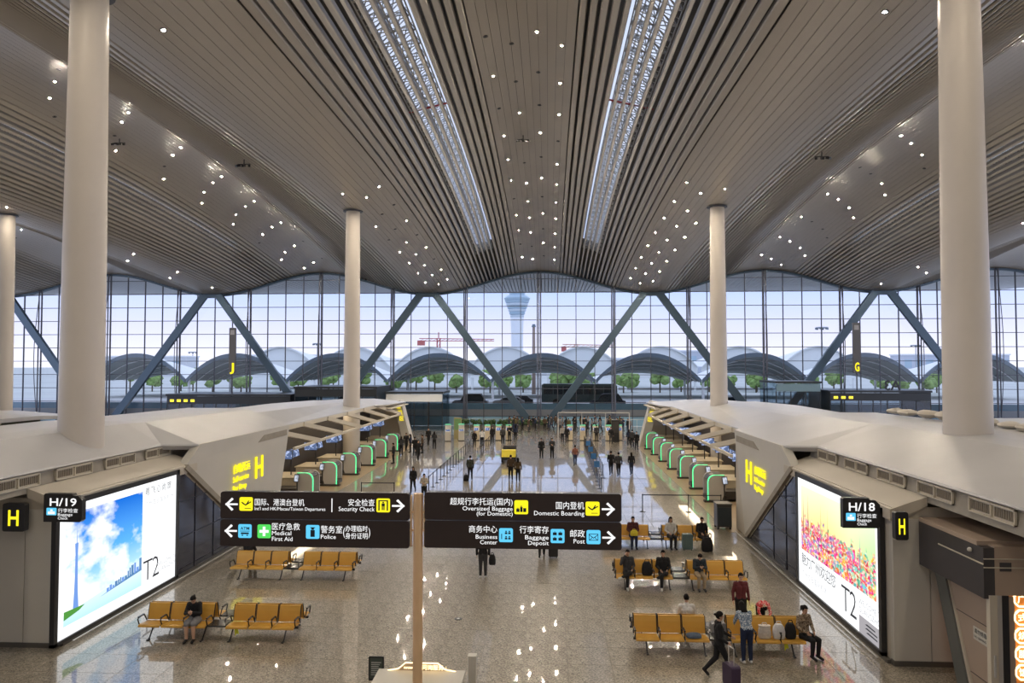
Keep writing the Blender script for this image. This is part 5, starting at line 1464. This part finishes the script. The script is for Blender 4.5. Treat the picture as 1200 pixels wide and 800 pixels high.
def person(x, y, rz, kind, top, pants, label, hair='short', shoes=BLK, female=False, skirt=False, h=1.0, group=None, z=0.0, pat=None, face=True):
    me, hd, M3 = body_mesh(kind, female, skirt)
    o = link('person', me, None, (x, y, z), (0, 0, rz)); o.scale = (h, h, h)
    for i, m_ in ((1, cloth(top, pat)), (2, cloth(pants)), (3, cloth(shoes))):
        o.material_slots[i].link = 'OBJECT'; o.material_slots[i].material = m_
    tag(o, label, 'person', group)
    hr = link('hair', hair_mesh(hair), o); hr.matrix_local = Matrix.Translation(hd) @ M3.to_4x4()
    return o
def at(px, py): p = onz(px, py); return p.x, p.y
FACE_CAM, AWAY, RIGHT, LEFT = 0.0, PI, PI / 2, -PI / 2
SEAT_DY = .02
# seated
person(-9.40, 21.13, .15, 'sit_phone', BLK, GRY, 'seated woman in black top and grey skirt looking at her phone', 'bun', female=True, skirt=True)
person(4.22, 26.72, .1, 'sit_ear', CHAR, BLK, 'seated person in dark padded jacket and white shoes, hand at ear', 'short', shoes=WHT)
person(5.52, 26.72, -.05, 'sit_cross', BLK, BLK, 'seated person in black with white shoes and crossed leg', 'short', shoes=WHT)
person(6.84, 26.72, 0, 'sit_phone', (.03, .04, .05), TAN, 'seated person in dark jacket and tan trousers holding a phone', 'short', shoes=CHAR)
person(8.60, 20.82, .35, 'sit', (.33, .26, .19), BLK, 'seated woman in tan leopard patterned jacket at the bench end', 'tail', female=True, pat=(.08, .05, .03))
person(5.40, 21.74, PI, 'sit', WHT, DEN, 'person in white shirt with a strap sitting with back to the seats', 'short')
person(-10.72, 28.1, PI, 'sit_phone', BLK, BLK, 'person in black hidden behind the far orange bench', 'short')
person(5.10, 32.57, 0, 'sit', (.10, .03, .03), NAVY, 'seated person in dark red patterned jacket with a yellow bag on lap', 'short', pat=(.03, .02, .03))
person(6.80, 32.57, .1, 'sit', (.50, .49, .47), BLK, 'seated woman in white top with long black hair', 'long', female=True)
person(8.20, 32.57, .2, 'sit', BLK, BLK, 'seated person in open black jacket over a red shirt', 'short')
# standing near
x, y = at(843, 794); person(x, y, RIGHT, 'walk_pull', BLK, BLK, 'woman in black suit walking with a purple suitcase', 'bun', female=True)
person(6.74, 20.10, PI + .1, 'bend', (.18, .24, .33), (.02, .03, .07), 'woman in blue floral blouse and navy trousers leaning over the bench', 'long', shoes=WHT, female=True, pat=(.62, .66, .70))
person(7.28, 22.72, .05, 'stand', (.12, .03, .035), BLK, 'woman in maroon jacket standing behind the bench facing the bags', 'short', female=True)
person(7.85, 22.62, .0, 'bow', (.60, .03, .04), BLK, 'child in red and white patterned jacket bent over the seat back', 'short', h=.80, pat=(.75, .60, .60))
x, y = at(566, 677); person(x, y, PI, 'stand', BLK, CHAR, 'person in black below the direction sign carrying a black bag', 'short', shoes=WHT)
x, y = at(635, 652); person(x, y, PI, 'walk', BLK, BLK, 'person in black with a suitcase below the right-hand sign panels', 'short')
# walkers in the aisle
W = [(484, 577, 0, 'walk', BLK, BLK, 'woman in black with bare legs walking beside the queue posts', 'long', True),
     (497, 587, 0, 'hold', (.45, .40, .33), BLK, 'woman in beige top and black trousers at the end of the queue posts', 'tail', True),
     (551, 563, PI, 'walk', (.05, .055, .045), BLK, 'man in dark green top pulling a black bag along the aisle', 'short', False),
     (598.5, 562, PI, 'stand', BRN, BLK, 'person in brown coat standing behind the electric buggy', 'short', False),
     (607, 564, PI, 'stand', (.10, .07, .04), BLK, 'person in long dark coat beside the brown coat by the buggy', 'long', True),
     (634.5, 537, 0, 'stand', BLK, BLK, 'person in black carrying a handbag in the open aisle', 'short', False),
     (647, 536.5, 0, 'hold', CHAR, BLK, 'person in dark jacket holding a phone in the open aisle', 'short', False),
     (674, 545.5, PI, 'walk', (.28, .12, .09), DEN, 'person in reddish top and jeans walking by the queue posts', 'short', True),
     (716, 556, PI, 'walk', BLK, BLK, 'tall man in black walking in a pair past the blue boards', 'short', False),
     (725, 558, PI, 'walk', CHAR, BLK, 'shorter person in charcoal walking in a pair past the blue boards', 'short', False),
     (740, 556, PI, 'walk', BLK, NAVY, 'woman in black walking alone beside the bag drop row', 'long', True),
     (659, 518, 0, 'stand', (.40, .38, .36), BLK, 'person in pale vest standing in the middle of the aisle', 'short', False),
     (664.5, 519, 0, 'stand', BLK, BLK, 'person in black beside the pale vest in the aisle', 'short', False),
     (589, 520, PI, 'stand', CHAR, BLK, 'man in charcoal standing beyond the electric buggy', 'short', False),
     (597, 517, 0, 'hold', BLK, BLK, 'person in black holding papers beyond the electric buggy', 'short', False),
     (604, 516, PI, 'stand', NAVY, BLK, 'person in navy beyond the electric buggy', 'long', True),
     (577, 519, 0, 'stand', BLK, BLK, 'person in black beside the far kiosk cluster', 'short', False),
     (565, 523, PI, 'stand', WHT, BLK, 'person in white top using the far kiosks', 'short', False),
     (556, 524, 0, 'stand', BLK, BLK, 'person in black at the top of the queue posts', 'long', True),
     (716, 520, 0, 'stand', BLK, CHAR, 'person in black behind the blue queue boards', 'short', False),
     (741, 524, PI, 'stand', CHAR, BLK, 'person in charcoal waiting beside the far fin', 'short', False),
     (746, 527, 0, 'stand', BLK, BLK, 'person in black waiting beside the far fin', 'short', False),
     (737, 522, PI, 'stand', NAVY, BLK, 'person in navy waiting beside the far fin', 'long', True),
     (699, 517, PI, 'stand', CHAR, BLK, 'person in charcoal at the far kiosks beyond the blue boards', 'short', False),
     (686, 512, 0, 'stand', BLK, BLK, 'person in black at the far kiosks beyond the blue boards', 'short', False)]
for px, py, rz, kd, tp, pn, lb, hr, fe in W:
    x, y = at(px, py); person(x, y, rz, kd, tp, pn, lb, hr, female=fe, h=.97 if fe else 1.03, group='people in the aisle')
# queue at the blue poster counters
Q = [(461, 543, BLK, 'person in black with a red scarf'), (470, 533, CHAR, 'person in charcoal'), (476, 528, BLK, 'person in a black jacket'), (481, 530, NAVY, 'person in navy'), (486, 534, BLK, 'tall person in black'), (490, 539, BLK, 'person in a long black coat'), (495, 531, BRN, 'person in brown'), (509, 526, CHAR, 'person in dark grey'), (502, 521, BLK, 'small person in black')]
for i, (px, py, tp, lb) in enumerate(Q):
    x, y = at(px, py); person(x, y, (LEFT, PI, .4)[i % 3], ('stand', 'hold', 'walk')[i % 3], tp, BLK, lb + ' queuing at the blue poster counters', ('short', 'long')[i % 2], female=bool(i % 2), group='people queuing at the counters')
# crowd along the glass wall
rg_ = random.Random(8)
CR = []
for i in range(600):
    x = rg_.uniform(-4.2, 11.2); y = rg_.uniform(86.5, 92.6)
    if any((x - a) ** 2 + (y - b) ** 2 < .72 for a, b in CR) or len(CR) >= 44: continue
    CR.append((x, y))
    tn, tc_ = rg_.choice((('black', BLK), ('black', BLK), ('charcoal', CHAR), ('navy', NAVY), ('brown', BRN), ('grey', GRY), ('olive', (.10, .085, .04))))
    hs = rg_.choice(('short', 'long', 'short')); pn, pc = rg_.choice((('black', BLK), ('navy', NAVY), ('charcoal', CHAR)))
    person(x, y, rg_.uniform(-PI, PI), rg_.choice(('stand', 'stand', 'hold', 'walk')), tc_, pc,
           f'{hs}-haired person in {tn} top and {pn} trousers in the crowd by the glass wall', hs, female=hs == 'long', h=rg_.uniform(.92, 1.05), group='crowd along the glass wall')

# small dark camera clusters hung under the ceiling
for px, py, lb in ((613, 162, 'under the central ceiling wave'), (140, 166, 'beside the thick column on the blue poster side'), (286, 191, 'under the dark slats on the blue poster side'), (963, 182, 'under the dark slats on the colourful poster side'), (1135, 156, 'beside the thick column on the colourful poster side')):
    d = ray(px, py); t = 10.0
    while t < 120 and (CAM + d * t).z < roof_z((CAM + d * t).x, (CAM + d * t).y) - .25: t += .05
    p = CAM + d * t; zc = roof_z(p.x, p.y)
    o = empty('ceiling_camera', (p.x, p.y, zc)); tag(o, 'small black camera cluster ' + lb, 'camera')
    MB().bar((0, 0, 0), (0, 0, -.35), .08, .08, 6).build('stem', M_BLACK, o)
    MB().bar((-.45, 0, -.33), (.45, 0, -.33), .06, .06, 6).build('crossbar', M_BLACK, o)
    for q in (-.4, 0, .4): MB().box((q, -.08, -.45), (.16, .36, .16), (R(20), 0, q)).build('housing', M_BLACK, o)

# ================================================================== luggage and bags
def suitcase(x, y, rz, col, w, h, d, label, handle=0.0, z=0.0):
    o = empty('suitcase', (x, y, z), rz); tag(o, label, 'suitcase')
    m_ = cloth(col); m_ = mat('case_%d_%d_%d' % tuple(int(c * 99) for c in col), col, .4, 0, .4)
    pts = rrect(-w / 2, w / 2, .06, h, .06, 3)
    MB().prism([(a, -d / 2, b) for a, b in pts], (0, d, 0)).build('shell', m_, o)
    for k in range(4): MB().b2(-w / 2 + .08 + k * (w - .16) / 3 - .008, -w / 2 + .08 + k * (w - .16) / 3 + .008, -d / 2 - .006, -d / 2, .12, h - .06).build('rib', m_, o)
    for a in (-1, 1):
        for b in (-1, 1): MB().bar((a * (w / 2 - .06) - .015, b * (d / 2 - .05), .035), (a * (w / 2 - .06) + .015, b * (d / 2 - .05), .035), .07, .07, 8).build('wheel', M_BLACK, o)
    if handle:
        MB().tube([(-w * .28, 0, h), (-w * .28, 0, h + handle), (w * .28, 0, h + handle), (w * .28, 0, h)], .012, 6).build('handle', M_SHELL, o)
    return o
def softbag(name, x, y, z, w, d, h, col, label, cat, straps=True, rz=0.0, rnd=.25):
    o = empty(name, (x, y, z), rz); tag(o, label, cat)
    m_ = cloth(col)
    secs = []
    for t, k in ((0, .86), (.12, 1.0), (.5, 1.02), (.8, .88), (1.0, .55 if rnd > .2 else .95)):
        n = 12; sec = []
        for q in range(n):
            a = 2 * PI * q / n; c, s = math.cos(a), math.sin(a); e_ = .6
            sec.append((w / 2 * k * math.copysign(abs(c) ** e_, c), d / 2 * k * math.copysign(abs(s) ** e_, s), t * h))
        secs.append(sec)
    MB().loft(secs).build('body', m_, o, smooth=True)
    if straps: MB().tube([(-w * .22, 0, h * .95), (-w * .15, 0, h * 1.18), (w * .15, 0, h * 1.18), (w * .22, 0, h * .95)], .012, 6).build('strap', m_, o)
    return o
x, y = at(849, 799); suitcase(x + .10, y - .32, PI / 2 + .3, (.05, .03, .07), .44, .60, .26, 'purple suitcase with raised handle pulled by the woman in black', .42)
x, y = at(840, 753); suitcase(x, y - .2, 0, (.30, .30, .31), .42, .68, .25, 'upright silver grey suitcase between the bench seats', .30)
x, y = at(806, 645); suitcase(x, y + .1, 0, (.09, .14, .14), .45, .72, .28, 'grey green suitcase standing before the woman in white', .0)
x, y = at(636, 653); suitcase(x + .45, y, 0, BLK, .4, .6, .25, 'black suitcase below the right-hand sign panels', .35)
softbag('shopping_bag', 7.42, 20.78, .45, .36, .18, .36, (.62, .58, .54), 'white paper shopping bag standing on the orange bench', 'bag', True, 0, .1)
softbag('plastic_bag', 7.82, 20.78, .45, .34, .22, .40, (.66, .66, .68), 'crumpled white plastic bag on the orange bench', 'bag')
softbag('backpack', 8.16, 20.82, .45, .30, .22, .42, BLK, 'black backpack beside the woman in leopard jacket', 'backpack')
softbag('backpack', 4.92, 26.74, .45, .38, .26, .48, BLK, 'black backpack between the two seated people in black', 'backpack')
softbag('handbag', 5.10, 32.17, .60, .34, .14, .24, (.60, .50, .05), 'yellow handbag on the lap of the dark red jacket', 'bag')
softbag('travel_bag', 8.28, 32.0, 0, .5, .34, .60, BLK, 'large black travel bag at the knees of the red shirt', 'bag')
softbag('shoulder_bag', at(566, 677)[0] + .36, at(566, 677)[1], .52, .26, .2, .38, BLK, 'black shoulder bag hanging below the direction sign', 'bag')
softbag('folded_jacket', 5.42, 20.72, .45, .44, .26, .12, (.10, .13, .18), 'crumpled blue grey jacket left on an orange seat', 'jacket', False)
x, y = at(546, 563); softbag('duffel_bag', x, y, 0, .34, .5, .42, BLK, 'black bag pulled by the man in dark green', 'bag')
for x, y, lb in ((8.0, 20.72, 'beneath the bags on the orange bench'), (-8.05, 21.0, 'beneath the bench by the blue sky light box')):
    o = empty('yellow_tag', (x, y, .0)); tag(o, 'bright yellow ribbon tag hanging ' + lb, 'tag')
    m_ = mat('tag_yellow', (.75, .75, .03), .5, emit=(.8, .8, .05), estr=.0)
    MB().prism([(-.05, 0, .33), (.05, 0, .33), (.08, 0, .18), (.02, 0, .20), (-.03, 0, .12)], (0, .02, 0)).build('ribbon', m_, o)
    MB().bar((0, .01, .33), (0, .01, .40), .02, .02, 5).build('loop', m_, o)
# a phone in the hand of the seated readers
for x, y, z, lb in ((-9.42, 20.76, .91, 'black phone held by the woman in black top and grey skirt'), (6.84, 26.35, .91, 'pale phone held by the person in tan trousers')):
    o = empty('mobile_phone', (x, y, z)); tag(o, lb, 'phone')
    MB().box((0, 0, 0), (.075, .012, .15), (R(35), 0, 0)).build('case', M_BLACK, o); MB().box((0, .008, .002), (.066, .004, .138), (R(35), 0, 0)).build('screen', M_SCREEN2, o)
